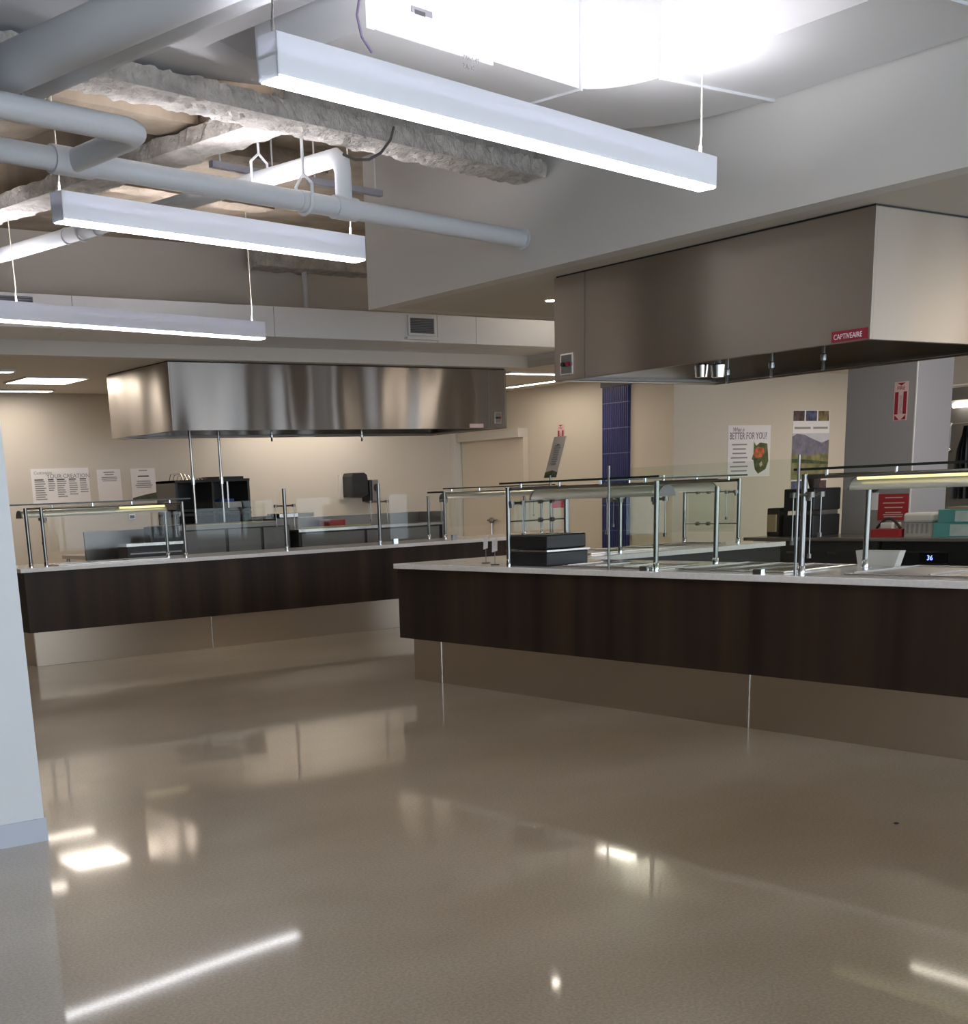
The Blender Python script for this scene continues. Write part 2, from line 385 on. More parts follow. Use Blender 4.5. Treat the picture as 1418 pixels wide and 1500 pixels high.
# ================================================================== EXHAUST HOODS
def hood(name, label, x0, x1, y0, y1, z0, z1, cab, front, sm='steel_hood'):
    """stainless canopy; cab = the extra cabinet at one end; front = which side carries the plates"""
    t = .02
    r = thing(name, label, 'exhaust hood', ((x0 + x1) / 2, (y0 + y1) / 2, z0))
    MB().box(x0, x0 + t, y0, y1, z0, z1).build('side_panel' if front == 'y' else 'front_panel', sm, r, bevel=.003)
    MB().box(x1 - t, x1, y0, y1, z0, z1).build('side_panel' if front == 'y' else 'back_panel', sm, r, bevel=.003)
    MB().box(x0 + t, x1 - t, y0, y0 + t, z0, z1).build('front_panel' if front == 'y' else 'side_panel', sm, r, bevel=.003)
    MB().box(x0 + t, x1 - t, y1 - t, y1, z0, z1).build('back_panel' if front == 'y' else 'side_panel', sm, r, bevel=.003)
    MB().box(x0 + t, x1 - t, y0 + t, y1 - t, z1 - .12, z1 - .1).build('inner_top', 'steel_dark', r)
    # gutter lip round the open bottom
    lip = MB().box(x0 + t, x0 + .09, y0 + t, y1 - t, z0 + .01, z0 + .03).box(x1 - .09, x1 - t, y0 + t, y1 - t, z0 + .01, z0 + .03)
    lip.box(x0 + .09, x1 - .09, y0 + t, y0 + .09, z0 + .01, z0 + .03).box(x0 + .09, x1 - .09, y1 - .09, y1 - t, z0 + .01, z0 + .03)
    lip.build('gutter', 'steel_dark', r)
    # black filler standing in for the shadow gap at the ceiling
    MB().box(x0 + .012, x1 - .012, y0 + .012, y1 - .012, z1, CE).build('shadow_gap_fill', 'black', r)
    # baffle filters on a slope
    n = max(4, int((x1 - x0) / .5)) if front == 'y' else max(4, int((y1 - y0) / .5))
    for i in range(n):
        if front == 'y':
            a = x0 + .1 + (x1 - x0 - .2) * i / n; b = x0 + .1 + (x1 - x0 - .2) * (i + 1) / n - .01
            MB().obox((a, y1 - .75, z0 + .18), (b - a, 0, 0), (0, .45, .38), (0, -.012, .015)).build('filter', 'steel_dark', r)
        else:
            a = y0 + .1 + (y1 - y0 - .2) * i / n; b = y0 + .1 + (y1 - y0 - .2) * (i + 1) / n - .01
            MB().obox((x1 - .75, a, z0 + .18), (0, b - a, 0), (.45, 0, .38), (-.012, 0, .015)).build('filter', 'steel_dark', r)
    return r
HL = hood('exhaust_hood', 'wide stainless exhaust hood over the far left kitchen line', 6.635, 11.28, 13.36, 14.95, 2.205, CE - .012, None, 'y', 'steel_wavy')
HR = hood('exhaust_hood', 'large stainless exhaust hood hanging nearest at upper right', 6.88, 8.60, 4.94, 7.60, 2.20, CE - .012, None, 'x')
def plate(root, pl, a0, a1, b0, b1):
    p = MB(); pl.q(p, a0, a1, b0, b1, 0, .008); o = p.build('switch_plate', 'steel', root, bevel=.002)
    p = MB(); pl.q(p, a0 + .012, a1 - .012, b0 + .012, b1 - .012, .008, .010); p.build('plate_inset', 'steel_dark', o)
    m = (a0 + a1) / 2; h = (b0 + b1) / 2; wd = (a1 - a0)
    for k, mm in ((-1, 'black'), (1, 'red_print')):
        c = pl.p(m + k * wd * .2, h, .010); MB().tube([c, c + pl.n * .02], wd * .11, 12).build('push_button', mm, o)
pr = PL((6.88, 0, 0), (0, -1, 0), UP)         # right hood face: a = -Y, b = Z
MB().box(6.876, 6.882, 7.272, 7.284, 2.20, CE - .012).build('panel_seam', 'steel_dark', HR)
plate(HR, pr, -7.53, -7.40, 2.235, 2.385)
q = MB(); pr.q(q, -5.20, -4.955, 2.208, 2.268, 0, .003); bd = q.build('maker_badge', 'red_print', HR)
text('CAPTIVEAIRE', pr, -5.185, 2.222, .042, 'paper', bd, c=.0035, wscale=.79)
ply = PL((0, 13.36, 0), (1, 0, 0), UP)
MB().box(10.985, 10.995, 13.356, 13.362, 2.205, CE - .012).build('panel_seam', 'steel_dark', HL)
plate(HL, ply, 11.08, 11.19, 2.262, 2.40)
q = MB(); ply.q(q, 10.68, 10.90, 2.215, 2.262, 0, .003); q.build('maker_badge', 'pale_pink', HL)
# nozzles and lamp globes under the hoods
def nozzle(root, p, l=.11):
    p = Vector(p)
    MB().tube([p, p - UP * l * .35, p - UP * l * .4, p - UP * l * .62, p - UP * l * .66, p - UP * l], [.012, .012, .02, .02, .009, .013], 10).build('nozzle', 'chrome', root, smooth=True)
for px, py in ((1207, 512), (1131, 524), (1066, 535)):
    P = atx(px, py, 7.35); nozzle(HR, (7.35, P.y, P.z + .03), .15)
    MB().tube([(7.35, P.y, P.z + .03), (7.35, P.y, 2.80)], .008, 8).build('nozzle_pipe', 'steel', HR)
for px in (1028, 1052):
    P = atx(px, 546, 7.6)
    MB().tube([(7.6, P.y, P.z - .03), (7.6, P.y, P.z + .05), (7.6, P.y, P.z + .06), (7.6, P.y, 2.8)], [.045, .055, .03, .03], 12).build('vapour_lamp', 'chrome', HR, smooth=True)
for px in (398, 530):
    P = aty(px, 640, 13.75); nozzle(HL, (P.x, 13.75, P.z + .07), .12)
    MB().tube([(P.x, 13.75, P.z + .07), (P.x, 13.75, 2.80)], .008, 8).build('nozzle_pipe', 'steel', HL)
# ================================================================== PENDANT LIGHTS
def pendant(label, p_left, p_right, z, cables, h=.15, wd=.105):
    """p_left / p_right: lower front corners (x, y) on the floor plan; long axis along CD"""
    a = Vector((*p_left, z)); L = (Vector((*p_right, z)) - a).dot(CD)
    r = thing('pendant_light', label, 'pendant light', a + CD * (L / 2) + CN * wd / 2, 'linear pendant lights')
    n = CN
    mb = MB().obox(a + UP * .012, CD * L, n * .006, UP * (h - .012)).obox(a + n * (wd - .006) + UP * .012, CD * L, n * .006, UP * (h - .012))
    mb.obox(a + n * .006 + UP * h * .5, CD * L, n * (wd - .012), UP * .01)
    mb.build('housing', 'lamp_body', r)
    for s in (0, 1):
        MB().obox(a + CD * (s * (L - .006)) + UP * .004, CD * .006, n * wd, UP * (h - .004)).build('end_cap', 'lamp_body', r)
    MB().obox(a + CD * .006 + n * .004 , CD * (L - .012), n * (wd - .008), UP * .014).build('lower_diffuser', 'lamp_down', r, bevel=.004)
    MB().obox(a + CD * .006 + n * .007 + UP * (h - .036), CD * (L - .012), n * (wd - .014), UP * .006).build('upper_diffuser', 'lamp_up', r)
    for s, top, m in cables:
        p = a + CD * (L * s if s < .5 else L * s) + n * wd * .5 + UP * h
        MB().tube([p, p + UP * .05, p + UP * .055, p + UP * .06], [.007, .007, .004, .003], 8).build('cable_gripper', 'steel_dark' if m == 'cable' else 'plastic_white', r)
        MB().tube([p + UP * .055, p + UP * .1 + CD * .006, p + UP * .3 + CD * .004, Vector((p.x, p.y, top))], .0042, 6).build('suspension_cable', m, r)
    return r
Z1, Z2, Z3 = 2.90, 2.93, 2.87
a = atz(407.1, 113, Z1); b = atz(1045, 277.5, Z1)
pendant('nearest and longest white linear pendant light, high at upper centre', (a.x, a.y), (b.x, b.y), Z1, [(.012, DECK, 'cable'), (.975, 3.5, 'cable_pale')])
a = atz(93.1, 323, Z2); b = atz(528.9, 384, Z2)
pendant('middle white linear pendant light below the white sprinkler pipe', (a.x, a.y), (b.x, b.y), Z2, [(.012, 3.59, 'cable_pale'), (.965, DECK, 'cable_pale')])
b = atz(389.8, 497, Z3); a = b - CD * 3.6
pendant('farthest white linear pendant light, cut off by the left edge', (a.x, a.y), (b.x, b.y), Z3, [(.3, DECK, 'cable_pale'), (.97, DECK, 'cable_pale')])
# ================================================================== CEILING LIGHTS
def troffer(label, x0, x1, y0, y1, grp='recessed kitchen ceiling lights', drop=.0):
    r = thing('ceiling_light', label, 'ceiling light', ((x0 + x1) / 2, (y0 + y1) / 2, CE - .03), grp)
    MB().box(x0 - .02, x1 + .02, y0 - .02, y0, CE - .022, CE).box(x0 - .02, x1 + .02, y1, y1 + .02, CE - .022, CE).box(x0 - .02, x0, y0, y1, CE - .022, CE).box(x1, x1 + .02, y0, y1, CE - .022, CE).build('frame', 'paint_soffit', r)
    MB().box(x0, x1, y0, y1, CE - .02, CE - .004).build('diffuser', 'troffer_warm', r)
troffer('square lit ceiling panel left of the far hood', 5.80, 6.53, 15.25, 15.95)
troffer('lit ceiling strip at the far left, nearest the soffit', 4.3, 5.42, 14.60, 14.75)
troffer('lit ceiling strip at the far left, nearest the back wall', 5.2, 6.75, 16.88, 17.05)
troffer('lit ceiling strip hidden behind the far hood', 9.5, 11.8, 16.70, 16.95)
troffer('upper of two lit ceiling strips beside the right hood', 11.6, 13.0, 13.64, 13.78)
troffer('lower of two lit ceiling strips beside the right hood', 13.10, 13.24, 14.2, 15.6)
troffer('lit ceiling panel behind the right hood, toward the posters', 11.0, 11.6, 10.9, 11.5)
troffer('lit ceiling panel in front of the grey pillar', 9.7, 10.3, 6.0, 6.6)
troffer('lit ceiling panel above the kitchen posters', 16.2, 17.4, 10.6, 11.2)
troffer('lit ceiling panel over the far right kitchen', 14.0, 15.2, 6.5, 7.1)
troffer('added unseen lit ceiling panel beyond the right edge, over the back counter', 10.6, 11.8, 2.4, 3.0)  # unseen light added to brighten the right hood's side face
troffer('added unseen lit ceiling panel farthest beyond the right edge', 15.0, 16.2, 2.4, 3.0)  # second unseen light, added to lift the hood side and dark kitchen
P = atz(806, 438, CE)
dl = thing('downlight', 'small round downlight in the soffit underside beside the right hood', 'downlight', (P.x, P.y, CE - .01))
MB().tube([(P.x, P.y, CE - .012), (P.x, P.y, CE)], .05, 20).build('trim_ring', 'paint_soffit', dl)
MB().tube([(P.x, P.y, CE - .016), (P.x, P.y, CE - .01)], .035, 20).build('lens', 'downlight', dl)
# ================================================================== OVERHEAD: BEAMS, DUCTS, PIPES
def rough_bar(name, m, sections, parent=None, seed=0, amp=.02, freq=7.0, res=.045, fine=.35):
    """sections: list of (origin, length vec, width vec, height vec) boxes, their surface pushed in and out like sprayed coating"""
    V = []; F = []
    for o, A, B, D in sections:
        o, A, B, D = map(Vector, (o, A, B, D))
        na = max(2, int(A.length / res)); per = []
        nb = max(2, int(B.length / res)); nd = max(2, int(D.length / res))
        loop = [(i / nb, 0.0) for i in range(nb)] + [(1.0, i / nd) for i in range(nd)] + [(1 - i / nb, 1.0) for i in range(nb)] + [(0.0, 1 - i / nd) for i in range(nd)]
        cen = B * .5 + D * .5; k = len(V); n = len(loop)
        for i in range(na + 1):
            for (s, t) in loop:
                off = B * s + D * t; p = o + A * (i / na) + off
                d = (off - cen).normalized(); q = p * freq + Vector((seed, seed * 2.3, seed * .7))
                a = noise.noise(q) + fine * noise.noise(q * 3.1) + fine * .6 * noise.noise(q * 7.3)
                V.append(p + d * a * amp)
        for i in range(na):
            for j in range(n):
                a = k + i * n + j; b = k + i * n + (j + 1) % n
                F.append((a, b, b + n, a + n))
        F.append(tuple(k + j for j in reversed(range(n)))); F.append(tuple(k + na * n + j for j in range(n)))
    mb = MB(); mb.v = [Vector(v) for v in V]; mb.f = F
    return mb.build(name, m, parent, smooth=False)
# sprayed beam running to the soffit
b0 = Vector((6.545, 7.28, 3.47))
bm1 = struct(rough_bar('ceiling_beam', 'fireproofing', [(b0 - CD * 5.2, CD * 5.18, CN * .26, UP * .10)], seed=3, amp=.022, freq=16, fine=.7, res=.03), 'sprayed fireproof steel beam running to the soffit')
rough_bar('web', 'fireproofing', [(b0 - CD * 2.3 + CN * .08 + UP * .09, CD * 2.28, CN * .10, UP * .48)], bm1, seed=5, amp=.02)
# girder crossing under the deck
g0 = Vector((4.52, 7.02, 3.62))
bm2 = struct(rough_bar('ceiling_beam', 'fireproofing', [(g0, CN * 6.1, CD * .30, UP * .10)], seed=9, amp=.03), 'sprayed girder crossing below the brown deck')
rough_bar('web', 'deck', [(g0 + CD * .10 + UP * .09, CN * 6.1, CD * .10, UP * .34)], bm2, seed=12, amp=.006)
# brown deep beam on the left, smooth side
bm3 = struct(rough_bar('ceiling_beam', 'deck', [(Vector((2.3, 7.72, 3.74)), CD * 2.12, CN * .35, UP * .4)], seed=15, amp=.008, res=.08), 'brown concrete rib at upper left')
for k, (P, l) in enumerate(((Vector((5.1, 8.2, 3.93)), 1.1), (Vector((4.9, 9.3, 3.93)), 1.4), (Vector((5.0, 10.6, 3.93)), 1.6))):
    struct(rough_bar('ceiling_beam', 'deck', [(P, CD * l, CN * .22, UP * .12)], seed=20 + k, amp=.03), 'sprayed rib under the deck')
# ---- main supply duct along the soffit with elbow and trunk
D0, D1 = 3.50, 3.96
dr = thing('air_duct', 'large white duct turning the corner above the nearest pendant light', 'duct', (5.6, 5.5, D0))
def bez(a, c, b, n=10):
    a, b, c = Vector(a), Vector(b), Vector(c)
    return [tuple(a * (1 - t) ** 2 + c * 2 * t * (1 - t) + b * t * t) for t in [i / n for i in range(n + 1)]]
inner = bez((5.40, 5.75), (5.60, 5.70), (5.653, 5.40)); tb = Vector((5.40, 5.75)) + Vector((CN.x, CN.y)) * .60
outer = bez((6.53, 5.40), (6.53, 6.56), (tb.x, tb.y))
MB().prism(inner + outer, D0, D1).build('elbow', 'duct_white', dr)
MB().prism([(5.655, -4.8), (6.53, -4.8), (6.53, 5.398), (5.655, 5.398)], D0, D1).build('soffit_run', 'duct_white', dr)
for y in (5.40, 3.95, 2.5):
    MB().box(5.640, 6.545, y - .008, y + .008, D0 - .014, D1).build('flange', 'duct_white', dr)
t0 = Vector((5.40, 5.75, 0)); t1 = t0 - CD * .78
MB().prism([(t0.x, t0.y), (t1.x, t1.y), (t1.x + CN.x * .6, t1.y + CN.y * .6), (tb.x, tb.y)], D0, D1).build('trunk', 'duct_white', dr)
MB().obox(t0 - CD * .008 - CN * .012 + UP * (D0 - .012), CD * .016, CN * .624, UP * (D1 - D0 + .012)).build('flange', 'duct_white', dr)
# air valve box with its cable, label and stencil
vb = thing('air_valve_box', 'white air valve box with grey label and stencilled code above the nearest light', 'valve box', (4.2, 5.8, 3.30))
v0 = t1 - CD * .88 - CN * .05
MB().obox(v0 + UP * 3.46, CD * .88, CN * .72, UP * .5).build('casing', 'duct_white', vb, bevel=.006)
MB().obox(v0 + UP * 3.45 - CD * .02 - CN * .012, CD * .05, CN * .74, UP * .5).build('end_flange', 'duct_white', vb)
pv = PL(v0 - CN * .001, CD, UP)
Pl = [atp(x, y, v0, CN) for x, y in ((602, 8), (633, 38), (677, 88))]
la = (Pl[0] - v0).dot(CD); lb = (Pl[1] - v0).dot(CD)
q = MB(); pv.q(q, la, lb, Pl[1].z + .03, Pl[0].z, .001, .003); lo = q.build('label_plate', 'label_grey', vb)
q = MB(); pv.q(q, la + .02, lb - .05, Pl[0].z - .03, Pl[0].z - .012, .003, .004); q.build('print', 'ink', lo)
sa = (Pl[2] - v0).dot(CD)
text('VAV A-07', pv, sa, Pl[2].z + .005, .03, 'ink_soft', vb, name='stencil', c=.002)
text('2.A. 10', pv, sa, Pl[2].z - .032, .03, 'ink_soft', vb, name='stencil', c=.002)
cb = v0 - CD * .01 - CN * .03
MB().tube([cb + UP * (3.62) - CD * .02, cb + UP * 3.57 - CD * .06, cb + UP * 3.48 - CD * .085, cb + UP * 3.40 - CD * .06, cb + UP * 3.35 + CD * .0], .006, 8).build('control_cable', 'ink_purple', vb, smooth=True)
qb = Vector((6.545, 7.20, 3.4)); tag(MB().tube([atp(x, y, qb, CN) for x, y in ((577, 186), (572, 205), (558, 224), (540, 234), (520, 234), (503, 226))], .008, 8).build('control_cable', 'cable', smooth=True), 'thin dark cable looping below the sprayed beam', 'cable')
# canvas-wrapped duct to the left of the valve box
pts = [atz(60, 140, 3.6), atz(150, 128, 3.6), atz(262, 116, 3.6), atz(420, 135, 3.6), v0 - CD * .04 + CN * 1.05]
pts += [v0 - CD * .04 + CN * .06, v0 - CD * 1.0 + CN * .06, v0 - CD * 1.5 + CN * .3, v0 - CD * 1.45 + CN * 1.2]
wd_ = thing('wrapped_duct', 'white canvas-wrapped duct crossing the top left corner', 'duct', (3.2, 6, 3.5))
MB().prism([(p.x, p.y) for p in pts], 3.6, 4.0).build('wrap', 'wrap_white', wd_, smooth=True, bevel=.07, seg=4)
# ---- far duct in front of the back soffit, with grilles
dl_ = thing('air_duct', 'long white duct running along the far soffit with two grilles', 'duct', (8, 12.6, 3.06))
cuts = [-6.9, 2.2]
for px in (107, 401, 640, 697): cuts.append(aty(px, 460, 12.32).x)
cuts.append(13.9)
for a_, b_ in zip(cuts[:-1], cuts[1:]):
    MB().box(a_ + .003, b_ - .003, 12.32, 13.19, 3.055, 3.345).build('duct_section', 'duct_white', dl_, bevel=.003)
for a_ in cuts[1:-1]:
    MB().box(a_ - .004, a_ + .004, 12.324, 13.18, 3.058, 3.342).build('joint', 'paint_grey', dl_)
def grille(x0, x1, z0, z1, n):
    g = MB().box(x0 - .025, x1 + .025, 12.300, 12.32, z1, z1 + .025).box(x0 - .025, x1 + .025, 12.300, 12.32, z0 - .025, z0).box(x0 - .025, x0, 12.300, 12.32, z0, z1).box(x1, x1 + .025, 12.300, 12.32, z0, z1).build('grille_frame', 'duct_white', dl_)
    MB().box(x0, x1, 12.317, 12.321, z0, z1).build('grille_back', 'vent_dark', g)
    for i in range(n):
        z = z0 + (z1 - z0) * (i + .5) / n
        MB().obox((x0, 12.302, z - .004), (x1 - x0, 0, 0), (0, .012, .010), (0, .001, .003)).build('slat', 'label_grey', g)
A_ = aty(0, 433, 12.32); B_ = aty(48, 450, 12.32); grille(A_.x - .35, B_.x, 3.235, 3.315, 4)
A_ = aty(599, 464, 12.32); B_ = aty(635, 488, 12.32); grille(A_.x, B_.x, B_.z - .01, A_.z - .01, 9)
MB().box(A_.x - .07, B_.x + .05, 12.26, 12.32, 3.075, 3.10).build('grille_ledge', 'duct_white', dl_)
# ---- pipes
def hanger(root, p, r, top):
    """clevis hanger round a pipe at p"""
    q = []
    for i in range(9):
        t = math.pi * (1.0 + i / 8.0) ; q.append(p + CN * math.cos(t) * (r + .012) + UP * math.sin(t) * (r + .012))
    q = [p + CN * -(r + .012) + UP * .09, ] + q + [p + CN * (r + .012) + UP * .09, p + CN * .012 + UP * .14, p - CN * .012 + UP * .14, p + CN * -(r + .012) + UP * .09]
    h = MB().tube(q, .010, 6).build('clevis_hanger', 'paint_white', root)
    MB().tube([p + UP * .13, Vector((p.x, p.y, top))], .009, 8).build('hanger_rod', 'paint_white', h)
ZP = 3.134
pe = Vector((6.535, 7.544, ZP)); m0 = pe - CD * 5.6
mp = thing('sprinkler_pipe', 'long white sprinkler main running level to the soffit', 'pipe', pe - CD * 2.5)
RP = .056
MB().tube([m0, pe], RP, 20).build('main_pipe', 'pipe_white', mp, smooth=True)
MB().tube([pe - CD * .012, pe], RP + .018, 20).build('wall_collar', 'pipe_white', mp, smooth=True)
J = atp(105, 243, pe, CN); J = m0 + CD * ((J - m0).dot(CD)); J2 = J - CN * .60 + UP * .015
MB().tube([J - CD * .12, J + CD * .12], RP + .012, 20).build('tee_fitting', 'pipe_white', mp, smooth=True)
MB().tube([J, J - CN * .2 + UP * .005, J2 + CN * .10, J2 + CN * .03 - CD * .02, J2 - CD * .09, J2 - CD * 2.6], RP, 20).build('return_branch', 'pipe_white', mp, smooth=True)
T = m0 + CD * ((Vector((4.842, 7.212, ZP)) - m0).dot(CD)); TT = T + UP * .29
MB().tube([T - CD * .09, T + CD * .09], RP + .010, 20).build('tee_fitting', 'pipe_white', mp, smooth=True)
MB().tube([T, T + UP * .20, TT + UP * -.04 + CN * .01, TT + CN * .06, TT + CN * 6.05], [RP * .9, RP * .9, RP, RP, RP], 20).build('riser_branch', 'pipe_white', mp, smooth=True)
HP = atp(446, 292, pe, CN); HP = m0 + CD * ((HP - m0).dot(CD)); hanger(mp, HP, RP, DECK)
MB().tube([HP - CD * .05, HP + CD * .04], RP + .004, 20).build('insulation_shield', 'pipe_white', mp, smooth=True)
def ring_hanger(p, d, top):
    q = [p + d * math.cos(t) * .068 + UP * math.sin(t) * .068 for t in [math.pi * (1 + i / 8) for i in range(9)]]
    q = [p - d * .068 + UP * .1] + q + [p + d * .068 + UP * .1, p + UP * .15, p - d * .068 + UP * .1]
    h = MB().tube(q, .009, 6).build('clevis_hanger', 'paint_white', mp); MB().tube([p + UP * .14, Vector((p.x, p.y, top))], .008, 8).build('hanger_rod', 'paint_white', h)
ring_hanger(TT + CN * .75, CD, DECK)
ring_hanger(TT + CN * 2.75, CD, DECK)
for s in (2.55, 2.95):
    MB().tube([TT + CN * s, TT + CN * (s + .012)], RP + .006, 20).build('coupling', 'pipe_white', mp, smooth=True)
# big drain pipes in the top left corner
Pa = atz(-30, 118, 3.33); Pb = atz(262, -8, 3.33)
bp_ = thing('drain_pipe', 'thick white pipe slanting across the top left corner', 'pipe', Pa)
MB().tube([Pa + CN * .6, Pb - CN * .45], .10, 24).build('pipe_body', 'pipe_white', bp_, smooth=True)
Pc = Pa + CN * .5 + CD * .26 + UP * .07
bq = thing('drain_pipe', 'thinner white pipe tucked behind the thick one, top left', 'pipe', Pc)
MB().tube([atz(48, 122, 3.36), atz(48, 122, 3.36) - CN * 2.2], .075, 20).build('pipe_body', 'pipe_white', bq, smooth=True)
e0 = atz(48, 122, 3.36); MB().tube([e0 + CN * .002, e0 + CN * .05], [.085, .07], 20).build('cleanout_cap', 'plastic_white', bq, smooth=True)
# strut channels and rods near the deck
sc_ = thing('strut_channel', 'grey strut channel hung under the deck, left of the riser', 'strut', (4.6, 8.4, 3.6))
a_ = atz(312, 244, 3.62); MB().obox(a_, CD * .62, CN * .041, UP * .041).build('channel', 'label_grey', sc_)
for s in (.08, .55): p = a_ + CD * s + CN * .02; MB().tube([p, Vector((p.x, p.y, DECK))], .006, 6).build('hanger_rod', 'paint_white', sc_)
sd_ = thing('strut_channel', 'grey strut channel beside the vertical riser pipe', 'strut', (5.4, 8.2, 3.5))
a_ = atz(455, 268, 3.55); MB().obox(a_, CD * .72, CN * .041, UP * .041).build('channel', 'label_grey', sd_)
for s in (.06, .66): p = a_ + CD * s + CN * .02; MB().tube([p, Vector((p.x, p.y, DECK))], .006, 6).build('hanger_rod', 'paint_white', sd_)
a_ = aty(448, 452, 12.9); tag(MB().tube([(a_.x, 12.9, 3.345), (a_.x, 12.9, DECK)], .028, 10).build('riser_pipe', 'pipe_white'), 'thin white vertical pipe standing on the far duct', 'pipe')
struct(rough_bar('ceiling_beam', 'fireproofing', [(Vector((aty(365, 395, 13.0).x, 12.75, 3.80)), Vector((1.5, 0, 0)), Vector((0, .3, 0)), UP * .22)], seed=44, amp=.03), 'sprayed lump of beam above the far duct')
# ================================================================== SNEEZE GUARDS
def post(root, p, h, r=.0165, name='post'):
    p = Vector(p)
    o = MB().tube([p, p + UP * h], r, 12).build(name, 'post_steel', root, smooth=True)
    MB().tube([p, p + UP * .045, p + UP * .05], [r * 1.25, r * 1.25, r * 1.02], 12).build('foot_ring', 'chrome', o, smooth=True)
    return o
def bracket(root, p, d, drop=(.16, .24), w_=.05):
    """cross arm with two clamp blocks, each with a thin hanging rod"""
    p = Vector(p); d = Vector(d).normalized()
    o = MB().tube([p - d * w_, p + d * w_], .008, 8).build('clamp_arm', 'post_steel', root, smooth=True)
    for k, s in enumerate((-1, 1)):
        c = p + d * w_ * s
        MB().tube([c - UP * .014, c + UP * .014], .02, 10).build('clamp', 'steel_dark', o, smooth=True)
        MB().tube([c, c - UP * drop[k]], .004, 6).build('hanging_rod', 'post_steel', o)
        MB().tube([c - UP * (drop[k] + .012), c - UP * (drop[k] - .012)], .012, 8).build('rod_tip', 'steel_dark', o, smooth=True)
    return o
def half_bar(root, c0, c1, r, up=UP, m='lamp_housing', tube=None, tname='heat_tube', cap='steel_grey'):
    """half-round lamp housing from c0 to c1, flat side down"""
    c0, c1 = Vector(c0), Vector(c1); d = (c1 - c0).normalized(); s = d.cross(UP).normalized(); n = 10
    prof = [s * math.cos(math.pi * i / n) * r + UP * math.sin(math.pi * i / n) * r * .95 for i in range(n + 1)]
    o = MB().extr([c0 + d * .012 + q for q in prof], (c1 - c0) - d * .024).build('lamp_housing', m, root, smooth=True)
    MB().extr([c0 + q * 1.03 for q in prof], d * .012).build('end_cap', cap, o)
    MB().extr([c1 - d * .012 + q * 1.03 for q in prof], d * .012).build('end_cap', cap, o)
    if tube: MB().tube([c0 + (c1 - c0) * tube[0] + s * r * 1.02 * tube[2] + UP * tube[3], c0 + (c1 - c0) * tube[1] + s * r * 1.02 * tube[2] + UP * tube[3]], .011, 10).build('lamp_tube', tname, o, smooth=True)
    return o
def sneeze_guard(label, o, U, V, L, dep, hz=1.47, back=1.42, bar=(0.0, 1.0), tube=None, ext=(.05, .05), dark=(0.0, 1.0), pane=(1.06, 1.38), posts='fb', barv=.45, end_pane=None, br=.073, ez=.10):
    o = Vector(o); U = Vector(U).normalized(); V = Vector(V).normalized()
    r = thing('sneeze_guard', label, 'sneeze guard', o + U * L / 2 + V * dep / 2, 'glass sneeze guards on the counters')
    for s in (0, 1):
        post(r, o + U * L * s, hz - o.z)
        post(r, o + U * L * s + V * dep, back - o.z)
        MB().tube([o + U * L * s + UP * (hz - o.z - .01), o + U * L * s + V * dep + UP * (hz - o.z - .01)], .010, 8).build('top_arm', 'post_steel', r, smooth=True)
    g = MB().obox(o - U * ext[0] - V * .03 + UP * (1.492 - o.z), U * (L + ext[0] + ext[1]), V * (dep * .95), UP * .008).build('top_glass', 'glass_tint', r)
    k0 = -ext[0] + (L + ext[0] + ext[1]) * dark[0]; k1 = -ext[0] + (L + ext[0] + ext[1]) * dark[1]
    MB().obox(o + U * k0 - V * .036 + UP * (1.490 - o.z), U * (k1 - k0), V * .008, UP * .013).build('edge_strip', 'glass_edge', g)
    n = max(3, int(L / .4))
    for i in range(n + 1):
        c = o + U * (L * (i + .3) / (n + .6)) + V * .02
        MB().tube([c + UP * (1.455 - o.z), c + UP * (1.492 - o.z)], .009, 8).build('standoff', 'chrome', r, smooth=True)
    MB().tube([o + UP * (1.455 - o.z) + V * .02, o + U * L + UP * (1.455 - o.z) + V * .02], .010, 8).build('front_rail', 'post_steel', r, smooth=True)
    c = o + V * dep * barv + UP * (1.375 - o.z)
    half_bar(r, c + U * (L * bar[0]), c + U * (L * bar[1]), br, tube=tube)
    if pane:
        gp = MB().obox(o + U * .05 - V * .02 + UP * (pane[0] - o.z), U * (L - .10), V * .006, UP * (pane[1] - pane[0])).build('front_glass', 'glass', r)
    bracket(r, o + U * .03 + V * .06 + UP * (1.36 - o.z), V, (.02, .22), .05)
    bracket(r, o + U * (L - .03) + V * .06 + UP * (1.36 - o.z), V, (.02, .22), .05)
    if end_pane is not None:
        e = o + U * (L * end_pane)
        MB().obox(e + V * .05 + UP * ez, V * (dep - .1), U * .006, UP * (.46 - ez)).build('end_glass', 'glass_tint', r)
        for zz in (ez + .07, .44):
            rd = MB().tube([e + UP * zz, e + V * dep + UP * zz], .0055, 8).build('end_rod', 'post_steel', r, smooth=True)
            for q in (.55, .75): MB().tube([e + V * dep * q + UP * zz - V * .015, e + V * dep * q + UP * zz + V * .015], .017, 8).build('rod_clamp', 'steel_dark', rd, smooth=True)
    return r
X_, Y_ = Vector((1, 0, 0)), Vector((0, 1, 0))
sg1 = sneeze_guard('sneeze guard at the near counter corner, beside the black bins', (6.21, 7.356, C), -Y_, X_, 1.42, .55, bar=(.0, .88), barv=.50, end_pane=0.0, ez=.24)
bracket(sg1, (6.20, 6.30, 1.36), -Y_, (.20, .30), .06)
sg2 = sneeze_guard('sneeze guard at the right edge with a glowing yellow lamp tube', (6.23, 4.846, C), -Y_, X_, 2.4, .58, bar=(.05, .97), barv=.50, tube=(.03, .80, 1, .065))
bracket(sg2, (6.22, 4.85, 1.36), -Y_, (.26, .33), .06)
sg3 = sneeze_guard('sneeze guard on the short counter leg, in front of the poster', (7.80, 7.85, C), X_, Y_, 1.42, .62, bar=(.05, .92), barv=.35, end_pane=1.0, ext=(.2, .06))
